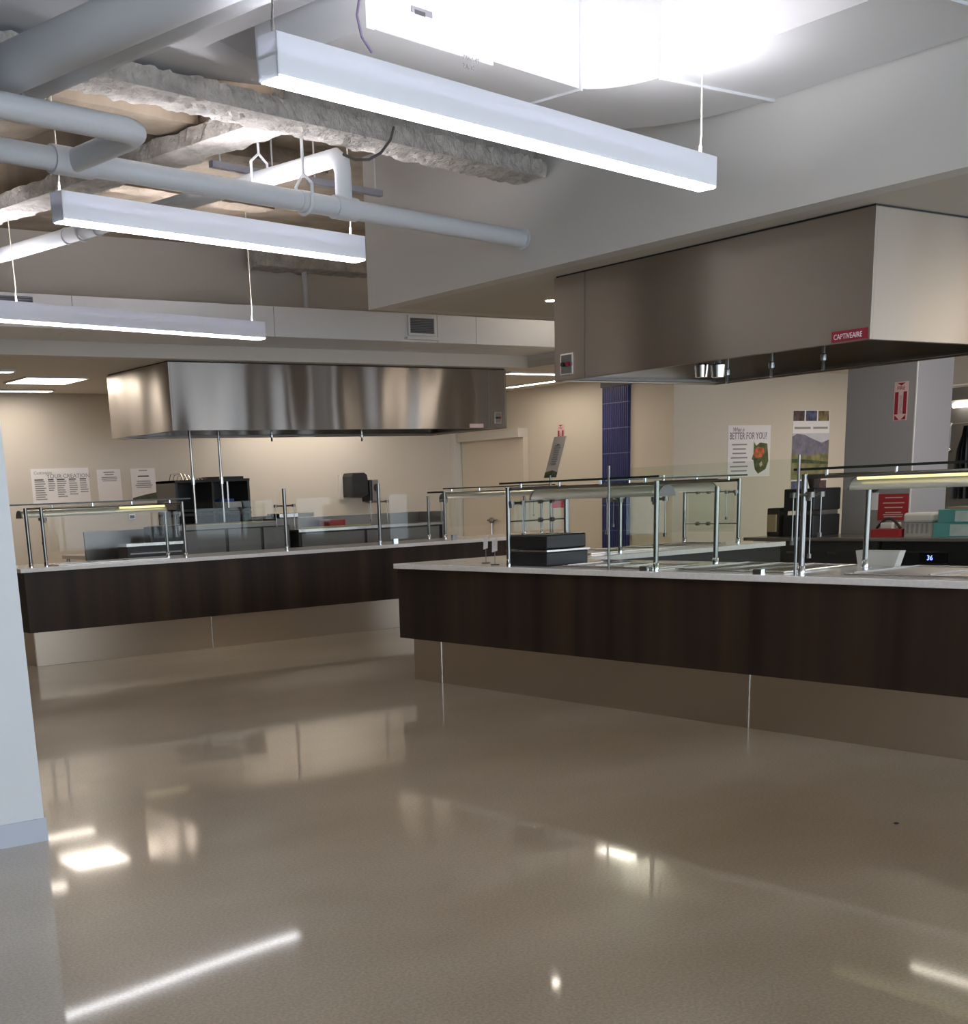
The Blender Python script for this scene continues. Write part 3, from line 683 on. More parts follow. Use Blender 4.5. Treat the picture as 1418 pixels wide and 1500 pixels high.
# tall flat pane between the two near guards
gp = thing('glass_screen', 'tall flat glass screen between the two near guards', 'glass screen', (6.175, 5.58, C))
MB().box(6.172, 6.180, 4.852, 6.312, C + .012, 1.555).build('pane', 'glass_tint', gp)
for y in (4.846, 6.318): MB().tube([(6.176, y, C), (6.176, y, 1.575)], .008, 8).build('edge_post', 'post_steel', gp, smooth=True)
for y in (5.1, 6.0): MB().box(6.160, 6.192, y - .03, y + .03, C, C + .03).build('glass_clip', 'chrome', gp)
# left kitchen line
sl1 = sneeze_guard('sneeze guard at the left end of the far counter, below the menus', (4.645, 12.21, C), X_, Y_, 1.455, .40, bar=(-.1, .93), tube=(.66, .98, 1, .06), ext=(.32, .08), barv=.5)
post(sl1, (4.51, 12.25, C), .54)
sl3 = sneeze_guard('sneeze guard toward the right end of the far counter', (9.69, 12.62, C), X_, Y_, 1.5, .32, bar=(.05, .98), ext=(.04, .2), barv=.4)
for i, (px, py, h, lb) in enumerate(((419, 807, 1.56, 'upright glass holder on the far counter, left of the towel dispenser'), (557, 798, 1.575, 'upright glass holder on the far counter, right of the towel dispenser'))):
    P = atz(px, py, C)
    r = thing('glass_holder', lb, 'post', (P.x, 12.24, C), 'upright glass holders on the far counter')
    post(r, (P.x, 12.24, C), h - C, .019)
    bracket(r, (P.x, 12.24, 1.385), X_, (.19, .22), .11)
    MB().box(P.x - 1.04, P.x - .13, 12.25, 12.256, C + .05, 1.455).build('pane', 'glass', r)
r = thing('glass_screen', 'flat glass screen on the far counter, right of both holders', 'glass screen', (9.07, 12.25, C))
MB().box(8.64, 9.60, 12.25, 12.256, C + .05, 1.455).build('pane', 'glass', r)
for x in (8.70, 9.53): MB().box(x - .03, x + .03, 12.235, 12.27, C, C + .055).build('glass_clip', 'chrome', r)
# ================================================================== LEFT KITCHEN EQUIPMENT
def at6(px, py, Y): return aty(px, py, Y)
Yk = 13.62
u1 = thing('prep_cabinet', 'grey steel prep cabinet with three back panels, behind the far counter', 'cabinet', (7.48, 13.9, 0))
xs = [6.77, aty(331, 790, Yk).x, aty(383, 790, Yk).x, 8.16]
MB().box(6.75, 8.18, Yk + .02, 14.4, .08, 1.16).build('body', 'charcoal', u1)
for a_, b_ in zip(xs[:-1], xs[1:]): MB().box(a_ + .035, b_ - .005, Yk, Yk + .02, .12, 1.15).build('back_panel', 'steel_grey', u1, bevel=.003)
MB().box(6.73, 8.0, Yk - .02, 14.42, 1.16, 1.215).build('top', 'steel_dark', u1)
MB().box(6.80, 7.78, Yk - .03, Yk - .02, 1.205, 1.219).build('lit_edge', 'painted_lit_gold', u1)  # yellow light on the top edge, painted as a gold strip
for x in (6.82, 8.10):
    for y in (13.7, 14.3): MB().tube([(x, y, 0), (x, y, .08)], .025, 10).build('foot', 'steel', u1)
u2 = thing('refrigerated_rail', 'long low steel refrigerated rail behind the far counter', 'cabinet', (9.4, 14, 0))
MB().box(8.30, 10.44, Yk + .02, 14.4, .08, 1.07).build('body', 'charcoal', u2)
for a_, b_ in ((8.33, 9.22), (9.26, 10.36)): MB().box(a_, b_, Yk, Yk + .02, .12, 1.05).build('back_panel', 'steel_grey', u2, bevel=.003)
MB().box(8.28, 10.46, Yk - .02, 14.42, 1.07, 1.10).build('top', 'steel', u2)
MB().box(8.28, 10.46, 14.10, 14.42, 1.10, 1.23).build('riser_box', 'steel_dark', u2)
MB().box(8.30, 9.30, Yk - .03, Yk - .02, 1.10, 1.125).build('lit_edge', 'painted_lit_gold', u2)  # gold strip painted in for the yellow-lit rail edge
MB().box(10.40, 10.46, Yk - .01, 14.40, .10, 1.23).build('end_panel', 'steel_dark', u2)
for x in (8.4, 10.3):
    for y in (13.7, 14.3): MB().tube([(x, y, 0), (x, y, .08)], .025, 10).build('foot', 'steel', u2)
tag(MB().box(8.86, 9.10, 13.84, 14.08, 1.10, 1.19).build('red_box', 'red', bevel=.01), 'red plastic box on the low refrigerated rail', 'box')
tag(MB().box(8.35, 8.62, 14.14, 14.36, 1.23, 1.29).build('steel_pan', 'steel', bevel=.01), 'shallow steel pan on the low refrigerated rail', 'pan')
# dark shelf rack
rk = thing('shelf_rack', 'dark open shelf rack standing behind the prep cabinet', 'shelf', (7.4, 15, 0))
Yr = 14.75; xa = aty(231, 705, Yr).x + .22; xb = aty(365, 703, Yr).x
MB().box(xa, xb, Yr + .5, Yr + .52, .05, 1.72).build('back_panel', 'black', rk)
for x in (xa, (xa + xb) / 2 - .02, xb - .03): MB().box(x, x + .03, Yr, Yr + .5, 0, 1.72).build('upright', 'charcoal', rk)
for z in (.3, .8, 1.30, 1.35, 1.69): MB().box(xa, xb, Yr - .01, Yr + .5, z, z + .03).build('shelf', 'dark_brown', rk)
MB().box(xb - .32, xb - .30, Yr - .005, Yr + .02, 1.38, 1.69).build('chrome_bar', 'steel', rk)
p_ = aty(336, 745, Yr + .1)
bx_ = thing('storage_box', 'white storage tub with blue lid on the dark shelf', 'box', (p_.x, Yr + .2, 1.38))
MB().box(p_.x - .13, p_.x + .16, Yr + .06, Yr + .34, 1.38, 1.45).build('tub', 'plastic_white', bx_, bevel=.01)
MB().box(p_.x - .14, p_.x + .05, Yr + .05, Yr + .3, 1.45, 1.485).build('lid', 'blue_plastic', bx_, bevel=.008)
tag(MB().box(xb - .52, xb - .02, Yr + .1, Yr + .4, 1.72, 1.75).build('sheet_pan', 'black', bevel=.006), 'black sheet pan lying on top of the dark shelf rack', 'pan')
wr = MB()
for i in range(6): wr.tube([(xa + .15 + i * .05, Yr + .05, 1.72), (xa + .15 + i * .05, Yr + .12, 1.80 - i * .012), (xa + .15 + i * .05, Yr + .4, 1.80 - i * .012), (xa + .15 + i * .05, Yr + .45, 1.72)], .004, 6)
tag(wr.build('wire_basket', 'steel'), 'upturned wire basket on top of the dark shelf rack', 'basket')
tag(MB().box(xb + .02, xb + .34, Yr + .05, Yr + .4, 1.02, 1.26).build('steam_box', 'steel_grey', bevel=.01), 'small grey steel box beside the dark shelf rack', 'box')
tag(MB().box(xb + .45, xb + .95, Yr + .05, Yr + .4, 1.02, 1.28).build('steam_box', 'paper_grey', bevel=.01), 'wide pale steel box behind the prep cabinet', 'box')
sup = MB().box(xb + .0, xb + 1.0, Yr, Yr + .5, .85, 1.02); tb_ = thing('work_table', 'low steel work table beside the dark shelf rack', 'table', (xb + .5, Yr + .25, 0))
MB().box(xb + .0, xb + 1.0, Yr, Yr + .5, .98, 1.02).build('table_top', 'steel', tb_)
for x in (xb + .05, xb + .95):
    for y in (Yr + .05, Yr + .45): MB().tube([(x, y, 0), (x, y, .98)], .02, 10).build('leg', 'steel', tb_)
# conduits dropping from the hood to the rack
for k, (px, lb) in enumerate(((278, 'thin conduit dropping from the far hood, left of two'), (320, 'thin conduit dropping from the far hood, right of two'))):
    P = aty(px, 640, 14.6); c = thing('conduit', lb, 'conduit', (P.x, 14.6, 1.3), 'conduits under the far hood')
    MB().tube([(P.x, 14.6, .9), (P.x, 14.6, 2.79)], .017, 10).build('tube', 'steel', c, smooth=True)
    MB().tube([(P.x, 14.6, 1.66), (P.x, 14.6, 1.74)], .027, 10).build('coupling', 'chrome', c, smooth=True)
# left steel table with backsplash and dark range
lt = thing('work_table', 'grey steel table with tall backsplash below the menus', 'table', (6.0, 14.4, 0))
xa2 = aty(125, 800, 13.9).x; xb2 = aty(232, 800, 13.9).x
MB().box(xa2, xb2, 13.9, 13.93, .2, 1.195).build('backsplash', 'steel_dark', lt)
MB().box(xa2, xb2, 13.93, 14.6, .90, .94).build('table_top', 'steel', lt)
for x in (xa2 + .05, xb2 - .05):
    for y in (13.96, 14.55): MB().tube([(x, y, 0), (x, y, .9)], .02, 10).build('leg', 'steel', lt)
rg = thing('range', 'dark steel range below the shelf rack', 'range', (6.7, 13.6, 0))
xa3 = aty(187, 800, 13.3).x; xb3 = aty(270, 800, 13.3).x
MB().box(xa3, xb3, 13.32, 13.56, 0.0, 1.03).build('body', 'charcoal', rg, bevel=.005)
MB().box(xa3 - .02, xb3 + .02, 13.28, 13.56, 1.03, 1.06).build('shelf_edge', 'steel', rg)
for i in range(4): MB().box(xa3 + .03, xb3 - .03, 13.312, 13.32, .78 + i * .055, .795 + i * .055).build('trim_line', 'steel_dark', rg)
MB().box(xa3 + .32, xb3, 13.40, 13.56, 1.06, 1.22).build('back_riser', 'black', rg)
# ================================================================== ON THE BACK WALL
pw = PL((0, 17.47, 0), (1, 0, 0), UP)
def sheet(name, label, cat, c, thick, m='paper', n=(0, 1, 0)):
    mb = MB(); mb.extr(c, Vector(n) * thick); return tag(mb.build(name, m), label, cat)
def lines(pl, par, a0, a1, b1, b0, n, m='ink_soft', fill=.45, jitter=.35, c=.004, center=False):
    mb = MB(); st = (b1 - b0) / n
    for i in range(n):
        w0 = (a1 - a0) * (1 - random.random() * jitter); s = (a1 - a0 - w0) / 2 if center else 0
        b = b1 - st * (i + 1); pl.q(mb, a0 + s, a0 + s + w0, b + st * .25, b + st * (.25 + fill), .001 + c * 0, c)
    return mb.build('print', m, par)
def wallsheet(label, corners, cat='sign'):
    P = [aty(x, y, 17.462) for x, y in corners]
    x0 = (P[0].x + P[3].x) / 2; x1 = (P[1].x + P[2].x) / 2; z1 = (P[0].z + P[1].z) / 2; z0 = (P[2].z + P[3].z) / 2
    o = tag(MB().box(x0, x1, 17.462, 17.47, z0, z1).build('menu_sign', 'paper'), label, cat, 'menus on the far wall')
    return o, PL((x0, 17.462, z0), (1, 0, 0), UP), x1 - x0, z1 - z0
o, pl, W_, H_ = wallsheet('widest white menu sheet headed YOUR CREATION on the far wall', ((44, 687), (129, 685), (134, 736), (50, 738)))
text('YOUR CREATION', pl, W_ * .26, H_ * .72, H_ * .17, 'ink_soft', o, c=.003, wscale=1.0)
text('Customize', pl, W_ * .04, H_ * .84, H_ * .13, 'ink_soft', o, c=.003, shear=.2)
for i, (a, b, n) in enumerate(((.05, .24, 9), (.28, .40, 5), (.43, .60, 8), (.64, .79, 7), (.83, .97, 6))):
    lines(pl, o, W_ * a, W_ * b, H_ * .66, H_ * (.66 - .062 * n), n, 'ink_soft', c=.003)
    q = MB(); pl.q(q, W_ * a, W_ * (a + .8 * (b - a)), H_ * .665, H_ * .70, .001, .003); q.build('heading', 'ink', o)
o, pl, W_, H_ = wallsheet('narrow white menu sheet in the middle of three on the far wall', ((141, 688), (175, 687), (181, 734), (147, 735)))
lines(pl, o, W_ * .25, W_ * .75, H_ * .95, H_ * .80, 2, c=.003, center=True); lines(pl, o, W_ * .12, W_ * .88, H_ * .78, H_ * .62, 3, c=.003, center=True)
o, pl, W_, H_ = wallsheet('narrow white menu sheet with green foot, right of three', ((191, 686), (227, 686), (230, 729), (195, 734)))
lines(pl, o, W_ * .3, W_ * .7, H_ * .97, H_ * .90, 1, c=.003, center=True); lines(pl, o, W_ * .25, W_ * .75, H_ * .80, H_ * .70, 1, 'ink', c=.003, center=True); lines(pl, o, W_ * .12, W_ * .88, H_ * .62, H_ * .36, 4, c=.003, center=True)
q = MB(); pl.poly(q, [(0, 0), (W_, 0), (W_, H_ * .22), (W_ * .5, H_ * .15), (0, H_ * .06)], .001, .003); q.build('green_band', 'forest', o)
# outlet, towel and soap dispensers
P = aty(193.5, 757, 17.46); ot = thing('wall_outlet', 'dark outlet plate on the far wall above the steel table', 'outlet', (P.x, 17.46, P.z))
MB().box(P.x - .05, P.x + .05, 17.455, 17.47, P.z - .035, P.z + .035).build('plate', 'steel', ot); MB().box(P.x - .032, P.x + .032, 17.450, 17.455, P.z - .02, P.z + .02).build('socket', 'black', ot)
A_ = aty(509, 693, 17.3); B_ = aty(536, 729, 17.3)
td = thing('towel_dispenser', 'black paper towel dispenser on the far wall', 'dispenser', ((A_.x + B_.x) / 2, 17.35, B_.z))
w2 = B_.x - A_.x; h2 = A_.z - B_.z
prof = [(0, .02), (0, h2 * .35), (.01, h2 * .85), (.04, h2), (w2 * .8, h2), (w2 * .95, h2 * .92), (w2, h2 * .75), (w2, h2 * .12), (w2 * .6, 0)]
MB().extr([(A_.x + a, 17.22, B_.z + b) for a, b in prof], (0, .25, 0)).build('body', 'plastic_black', td, bevel=.012, seg=3)
MB().box(A_.x + .03, B_.x - .05, 17.212, 17.222, B_.z + .06, B_.z + h2 * .6).build('front_cover', 'plastic_grey', td, bevel=.004).data.materials[0] = MATS['plastic_black']
MB().box(A_.x - .07, A_.x + .0, 17.44, 17.47, B_.z - .01, A_.z - .02).build('wall_bracket', 'plastic_white', td)
A2 = aty(538, 703, 17.3); B2 = aty(553, 736, 17.3)
so = thing('soap_dispenser', 'grey and black soap dispenser beside the towel dispenser', 'dispenser', ((A2.x + B2.x) / 2, 17.38, B2.z))
MB().box(A2.x, A2.x + .05, 17.24, 17.47, B2.z + .02, A2.z).build('side', 'plastic_black', so, bevel=.01)
MB().box(A2.x + .05, B2.x, 17.25, 17.47, B2.z, A2.z).build('body', 'plastic_grey', so, bevel=.015, seg=3)
c_ = Vector(((A2.x + .05 + B2.x) / 2, 17.25, A2.z - .12)); mb = MB(); mb.extr([c_ + Vector((math.cos(t) * .03, 0, math.sin(t) * .055)) for t in [i * math.pi / 8 for i in range(16)]], (0, -.006, 0)); mb.build('window', 'black', so)
# ================================================================== FAR RIGHT WALL (faces -X)
pb = thing('ribbed_panel', 'tall blue ribbed panel on the far wall', 'wall panel', (13.75, 13.77, .3))
y0, y1 = 13.515 * 13.78 / 13.6, 14.025 * 13.78 / 13.6
nb = 13; zs = [.25]
for py in (590, 627, 664, 740, 777): zs.append(atx(903, py, 13.76).z)
zs = sorted(zs + [atx(900, 566, 13.76).z])
for i in range(len(zs) - 1):
    tl = MB().box(13.765, 13.797, y0, y1, zs[i] + .008, zs[i + 1] - .004).build('tile_band', 'blue_tile', pb)
    rb = MB()
    for k in range(nb):
        a = y0 + (y1 - y0) * (k + .15) / nb; b = y0 + (y1 - y0) * (k + .85) / nb
        rb.box(13.752, 13.765, a, b, zs[i] + .008, zs[i + 1] - .004)
    rb.build('ribs', 'blue_tile', tl)
    if i: MB().box(13.757, 13.797, y0, y1, zs[i] - .004, zs[i] + .008).build('joint', 'blue_line', pb)
MB().box(13.74, 13.797, y0 - .02, y1 + .02, zs[-1], zs[-1] + .10).build('cap', 'slate', pb)
# small red arrow sign on that wall
def arrow_sign(label, pl, a0, a1, b0, b1, parent=None):
    q = MB(); pl.q(q, a0, a1, b0, b1, 0, .003); o = tag(q.build('extinguisher_sign', 'pale_pink'), label, 'sign', 'red extinguisher arrow signs')
    W = a1 - a0; Hh = b1 - b0
    def P(u, v): return (a0 + W * u, b0 + Hh * v)
    for pts in ([(.2, .97), (.8, .97), (.5, .90)], [(.07, .16), (.32, .16), (.32, .74), (.07, .74)], [(.68, .16), (.93, .16), (.93, .74), (.68, .74)], [(.1, .02), (.42, .02), (.1, .14)], [(.58, .02), (.9, .02), (.9, .14)]):
        q = MB(); pl.poly(q, [P(*p) for p in pts], .003, .0045); q.build('red_print', 'red_print', o)
    text('FIRE', pl, a0 + W * .5, b0 + Hh * .79, W * .32, 'red_print', o, c=.0045, align='CENTER')
    pl2 = PL(pl.p(a0 + W * .60, b0 + Hh * .18), pl.u, -pl.r)
    text('EXTINGUISHER', pl2, 0, 0, W * .27, 'ink_soft', o, c=.0045, wscale=Hh * .5 / (W * .27 * 7.2))
    return o
P0 = atx(816, 622, 13.79); P1 = atx(826, 655, 13.79)
arrow_sign('small red arrow sign on the far wall above the grey leaning menu', PL((13.798, 0, 0), (0, -1, 0), UP), -P0.y, -P1.y, P1.z, P0.z)
P0 = atx(1311, 560, 10.996); P1 = atx(1328, 615, 10.996)
arrow_sign('red arrow sign on the grey pillar', PL((10.998, 0, 0), (0, -1, 0), UP), -P0.y, -P1.y, P1.z, P0.z)
# ================================================================== POSTERS (wall faces -Y)
pk = PL((0, 12.90, 0), (1, 0, 0), UP)
def poster(label, px0, py0, px1, py1, m='paper'):
    A = aty(px0, py0, 12.895); B = aty(px1, py1, 12.895)
    o = tag(MB().box(A.x, B.x, 12.894, 12.90, B.z, A.z).build('wall_poster', m), label, 'poster'); return o, PL((A.x, 12.894, B.z), (1, 0, 0), UP), B.x - A.x, A.z - B.z
o, pl, W_, H_ = poster('white poster asking what is BETTER FOR YOU', 1067, 623, 1127, 697)
text('What is', pl, W_ * .1, H_ * .88, H_ * .11, 'ink_purple', o, c=.002, shear=.25)
text('BETTER FOR YOU?', pl, W_ * .03, H_ * .73, H_ * .19, 'ink_purple', o, c=.002, wscale=W_ * .94 / (H_ * .19 * 8.9))
for k in range(7): lines(pl, o, W_ * .05, W_ * .48, H_ * (.66 - .085 * k), H_ * (.60 - .085 * k), 1, c=.002, center=True)
q = MB(); pl.poly(q, [(W_ * .60, H_ * .68), (W_ * .66, H_ * .60), (W_ * .75, H_ * .66), (W_ * .92, H_ * .64), (W_ * .94, H_ * .5), (W_ * .96, H_ * .3), (W_ * .9, H_ * .14), (W_ * .72, H_ * .05), (W_ * .64, H_ * .14), (W_ * .60, H_ * .32), (W_ * .56, H_ * .34), (W_ * .6, H_ * .45)], .0005, .002); q.build('vegetable_picture', 'green_print', o)
q = MB(); pl.poly(q, [(W_ * .62, H_ * .52), (W_ * .70, H_ * .58), (W_ * .84, H_ * .55), (W_ * .86, H_ * .45), (W_ * .80, H_ * .38), (W_ * .66, H_ * .36), (W_ * .60, H_ * .42)], .002, .003); q.build('orange_picture', 'orange_print', o)
q = MB(); pl.poly(q, [(W_ * .74, H_ * .25), (W_ * .80, H_ * .30), (W_ * .82, H_ * .22), (W_ * .76, H_ * .18)], .003, .004); q.build('pale_picture', 'cream_print', o)
o, pl, W_, H_ = poster('tall poster with mountain landscape and small photos above', 1162, 601, 1211, 718)
for k, m_ in enumerate(('photo_a', 'photo_b', 'photo_c')):
    q = MB(); pl.q(q, W_ * (.01 + .335 * k), W_ * (.305 + .335 * k), H_ * .87, H_ * .995, .0005, .002); q.build('small_photo', m_, o)
lines(pl, o, W_ * .05, W_ * .48, H_ * .80, H_ * .765, 1, 'ink_soft', .7, 0, c=.0025); lines(pl, o, W_ * .55, W_ * .95, H_ * .80, H_ * .765, 1, 'ink_soft', .7, 0, c=.0025)
q = MB(); pl.q(q, 0, W_, H_ * .15, H_ * .72, .0005, .001); q.build('sky_picture', 'sky_print', o)
q = MB(); pl.poly(q, [(0, H_ * .45), (0, H_ * .68), (W_ * .12, H_ * .715), (W_ * .34, H_ * .70), (W_ * .5, H_ * .66), (W_ * .8, H_ * .60), (W_, H_ * .64), (W_, H_ * .42)], .001, .0016); q.build('mountain_picture', 'mountain', o)
q = MB(); pl.poly(q, [(0, H_ * .15), (0, H_ * .48), (W_ * .4, H_ * .44), (W_ * .7, H_ * .47), (W_, H_ * .46), (W_, H_ * .15)], .0016, .002); q.build('meadow_picture', 'meadow', o)
q = MB(); pl.poly(q, [(0, H_ * .36), (0, H_ * .41), (W_ * .3, H_ * .40), (W_, H_ * .36), (W_, H_ * .33)], .002, .0024); q.build('tree_picture', 'forest', o)
for k, m_ in ((0, 'photo_b'), (2, 'photo_a')):
    q = MB(); pl.q(q, W_ * (.01 + .335 * k), W_ * (.305 + .335 * k), H_ * .005, H_ * .13, .0005, .002); q.build('small_photo', m_, o)
# ================================================================== RIGHT KITCHEN, ITEMS ON COUNTERS
def well(label, x0, x1, y0, y1, n, axis, parent_cat='food well'):
    r = thing('food_well', label, 'food well', ((x0 + x1) / 2, (y0 + y1) / 2, C), 'drop-in food wells')
    w0 = .035
    MB().box(x0, x1, y0, y0 + w0, C, C + .012).box(x0, x1, y1 - w0, y1, C, C + .012).box(x0, x0 + w0, y0 + w0, y1 - w0, C, C + .012).box(x1 - w0, x1, y0 + w0, y1 - w0, C, C + .012).build('rim', 'steel', r, bevel=.003)
    for i in range(n):
        if axis == 'y':
            a = y0 + w0 + (y1 - y0 - 2 * w0) * i / n; b = y0 + w0 + (y1 - y0 - 2 * w0) * (i + 1) / n - .012
            MB().box(x0 + w0, x1 - w0, a, b, C, C + .006).build('pan', 'steel_dark', r); MB().box(x0 + w0, x1 - w0, b, b + .012, C, C + .016).build('divider_bar', 'steel', r)  # dark plate stands in for the well's dark recess; countertop is uncut
        else:
            a = x0 + w0 + (x1 - x0 - 2 * w0) * i / n; b = x0 + w0 + (x1 - x0 - 2 * w0) * (i + 1) / n - .012
            MB().box(a, b, y0 + w0, y1 - w0, C, C + .006).build('pan', 'steel_dark', r); MB().box(b, b + .012, y0 + w0, y1 - w0, C, C + .016).build('divider_bar', 'steel', r)  # same dark plate coloured in place of the shaded recess
well('steel drop-in food well under the guard at the near counter corner', 6.30, 6.70, 6.05, 6.92, 3, 'y')
well('steel drop-in food well behind the tall flat glass screen', 6.30, 6.98, 5.02, 5.86, 3, 'y')
well('steel drop-in food well at the right edge under the yellow lamp', 6.30, 6.98, 2.70, 4.62, 4, 'y')
well('long steel food well on the short counter leg', 7.55, 9.15, 7.92, 8.42, 4, 'x')
well('steel food well at the left end of the far counter', 4.80, 5.95, 12.30, 12.56, 3, 'x')
# black utensil bins
ub = thing('utensil_bin', 'black two-tier utensil bin at the near counter corner', 'bin', (6.44, 7.2, C))
MB().box(6.27, 6.66, 7.02, 7.44, C, C + .10).build('lower_bin', 'black', ub, bevel=.01)
MB().box(6.28, 6.65, 7.03, 7.43, C + .115, C + .215).build('upper_bin', 'black', ub, bevel=.01)
MB().box(6.262, 6.67, 7.01, 7.45, C + .10, C + .112).build('rail', 'steel', ub)
for lb, (x, y), h_, cw in (('small white card on a wire stand, leftmost of three by the black bin', (6.433, 7.887), .19, .05), ('small white card on a wire stand, middle of three by the black bin', (6.30, 7.62), .18, .06), ('small white card on a wire stand, nearest the black bin', (6.64, 7.70), .18, .04)):
    r = thing('card_stand', lb, 'card stand', (x, y, C), 'small card stands')
    MB().tube([(x, y, C), (x, y, C + .006)], .032, 14).build('base', 'black', r); MB().tube([(x, y, C + .006), (x, y, C + h_ - .08)], .003, 6).build('stem', 'steel_dark', r)
    MB().obox((x - .003, y + cw / 2, C + h_ - .09), (0, -cw, .012), (.003, 0, 0), (0, -.004, .09)).build('card', 'paper', r)
# leaning menu on a pole, far counter end
lm = thing('leaning_menu', 'grey menu board leaning back on a pole at the far counter end', 'sign', (11.0, 12.24, C))
b0 = Vector((11.0, 12.353, 1.576)); up_ = Vector((.25, .09, .475)); 
MB().obox(b0, (0, -.218, 0), up_, (.006, 0, -.003)).build('board', 'paper_grey', lm)
plm = PL(b0 + Vector((-.001, 0, 0)), (0, -1, 0), up_); Hm = up_.length
q = MB(); plm.poly(q, [(0, 0), (.218, 0), (.218, Hm * .12), (.12, Hm * .17), (0, Hm * .13)], .002, .004); q.build('green_band', 'forest', lm)
lines(plm, lm, .05, .17, Hm * .80, Hm * .30, 9, 'ink_soft', c=.005, center=True)
q = MB(); plm.q(q, .09, .13, Hm * .78, Hm * .81, .002, .005); q.build('heading', 'ink', lm)
MB().tube([(11.0, 12.24, C), (11.0, 12.24, 1.6)], .014, 10).build('pole', 'post_steel', lm, smooth=True); MB().tube([(11.0, 12.24, C), (11.0, 12.24, C + .012)], .07, 18).build('base', 'steel', lm)
rs = thing('red_sign', 'small red sign on a stem at the far counter end', 'sign', (11.2, 12.4, C))
A_ = aty(808, 733, 12.4); B_ = aty(834, 743, 12.4)
MB().box(A_.x, B_.x, 12.4, 12.408, B_.z, A_.z).build('plate', 'red', rs); MB().tube([(A_.x + .03, 12.41, C), (A_.x + .03, 12.41, B_.z + .02)], .008, 8).build('stem', 'post_steel', rs); MB().tube([(A_.x + .03, 12.41, C), (A_.x + .03, 12.41, C + .008)], .04, 14).build('base', 'steel', rs)
# back counter by the pillar
bc = thing('back_counter', 'dark back counter with steel top in front of the grey pillar', 'counter', (10.6, 5.5, 0))
MB().box(10.20, 10.96, 1.5, 8.62, C - .03, C).build('countertop', 'steel', bc, bevel=.003)
MB().box(10.26, 10.92, 7.20, 8.55, .08, C - .03).build('cabinet', 'charcoal', bc)
MB().box(10.30, 10.92, 1.6, 6.10, .08, C - .03).build('cabinet', 'charcoal', bc)
MB().box(10.26, 10.30, 1.6, 8.5, 0, .08).build('kick_plate', 'steel_dark', bc)
for y in (7.65, 8.1): MB().box(10.25, 10.262, y - .05, y + .05, .78, .80).build('pull', 'steel', bc)
dv = thing('undercounter_warmer', 'black undercounter unit with a blue number display', 'appliance', (10.6, 6.65, 0))
MB().box(10.28, 10.9, 6.16, 7.16, .09, C - .035).build('body', 'black', dv, bevel=.006)
for y in (6.25, 7.05): MB().tube([(10.4, y, 0), (10.4, y, .09)], .03, 10).build('foot', 'black', dv)
D_ = atx(1362, 817, 10.27); MB().box(10.272, 10.28, D_.y - .16, D_.y + .10, D_.z - .04, D_.z + .04).build('display', 'black_gloss', dv)
text('36', PL((10.271, 0, 0), (0, -1, 0), UP), -D_.y, D_.z - .02, .058, 'led_blue', dv, name='digits', c=.001, align='CENTER')
gm = thing('coffee_machine', 'black countertop machine with brown hopper left of the pillar', 'appliance', (10.6, 8.2, C))
MB().box(10.45, 10.85, 8.02, 8.36, C, C + .19).build('base_body', 'black', gm, bevel=.01)
MB().box(10.62, 10.85, 8.05, 8.33, C + .19, C + .23).build('neck', 'steel', gm)
MB().box(10.45, 10.85, 8.02, 8.36, C + .23, C + .43).build('head', 'black', gm, bevel=.01)
MB().tube([(10.6, 8.14, C + .43), (10.6, 8.14, C + .55)], [.04, .07], 14).build('hopper', 'dark_brown', gm)
wp = thing('wood_plaque', 'brown wooden holder standing left of the black machine', 'holder', (10.5, 8.48, C))
MB().box(10.46, 10.60, 8.42, 8.56, C, C + .26).build('body', 'dark_brown', wp, bevel=.01); MB().box(10.44, 10.46, 8.44, 8.54, C + .04, C + .2).build('face', 'bamboo', wp)
for lb, y0_, y1_, z0_, z1_, m_ in (('lower teal and white glove carton on the back counter', 6.02, 6.70, 0, .115, 'teal'), ('upper teal and white glove carton on the back counter', 6.0, 6.66, .116, .225, 'teal')):
    r = thing('glove_carton', lb, 'carton', (10.5, (y0_ + y1_) / 2, C + z0_), 'teal glove cartons')
    MB().box(10.32, 10.62, y0_, y1_, C + z0_, C + z1_).build('box', m_, r, bevel=.004); MB().box(10.316, 10.32, y0_ + .02, y1_ - .16, C + z0_ + .012, C + z1_ - .012).build('label', 'teal_pale', r)
tag(MB().box(10.36, 10.62, 6.0, 6.6, C + .226, C + .245).build('cardboard_sheet', 'cardboard'), 'brown cardboard sheet on top of the teal cartons', 'cardboard')
cc = thing('cup_caddy', 'white cup caddy between the red box and teal cartons', 'caddy', (10.45, 6.84, C))
MB().box(10.36, 10.60, 6.74, 7.0, C, C + .12).build('body', 'paper_grey', cc, bevel=.006); MB().box(10.35, 10.61, 6.73, 7.01, C + .12, C + .20).build('upper_rim', 'plastic_white', cc, bevel=.02)
for k in range(5): MB().box(10.352, 10.36, 6.77 + k * .045, 6.79 + k * .045, C + .03, C + .11).build('slot', 'ink_soft', cc)
rb_ = thing('red_box', 'low red box with a black hose coiled on it, back counter', 'box', (10.45, 7.16, C))
MB().box(10.34, 10.58, 7.03, 7.32, C, C + .065).build('box', 'pale_pink', rb_, bevel=.004).data.materials[0] = MATS['red']
MB().tube([Vector((10.40, 7.30 - i * .03, C + .07 + .085 * math.sin(math.pi * i / 8))) for i in range(9)], .012, 8).build('hose', 'rubber', rb_, smooth=True)
MB().box(10.36, 10.5, 7.12, 7.24, C + .065, C + .12).build('packet', 'plastic_white', rb_, bevel=.01)
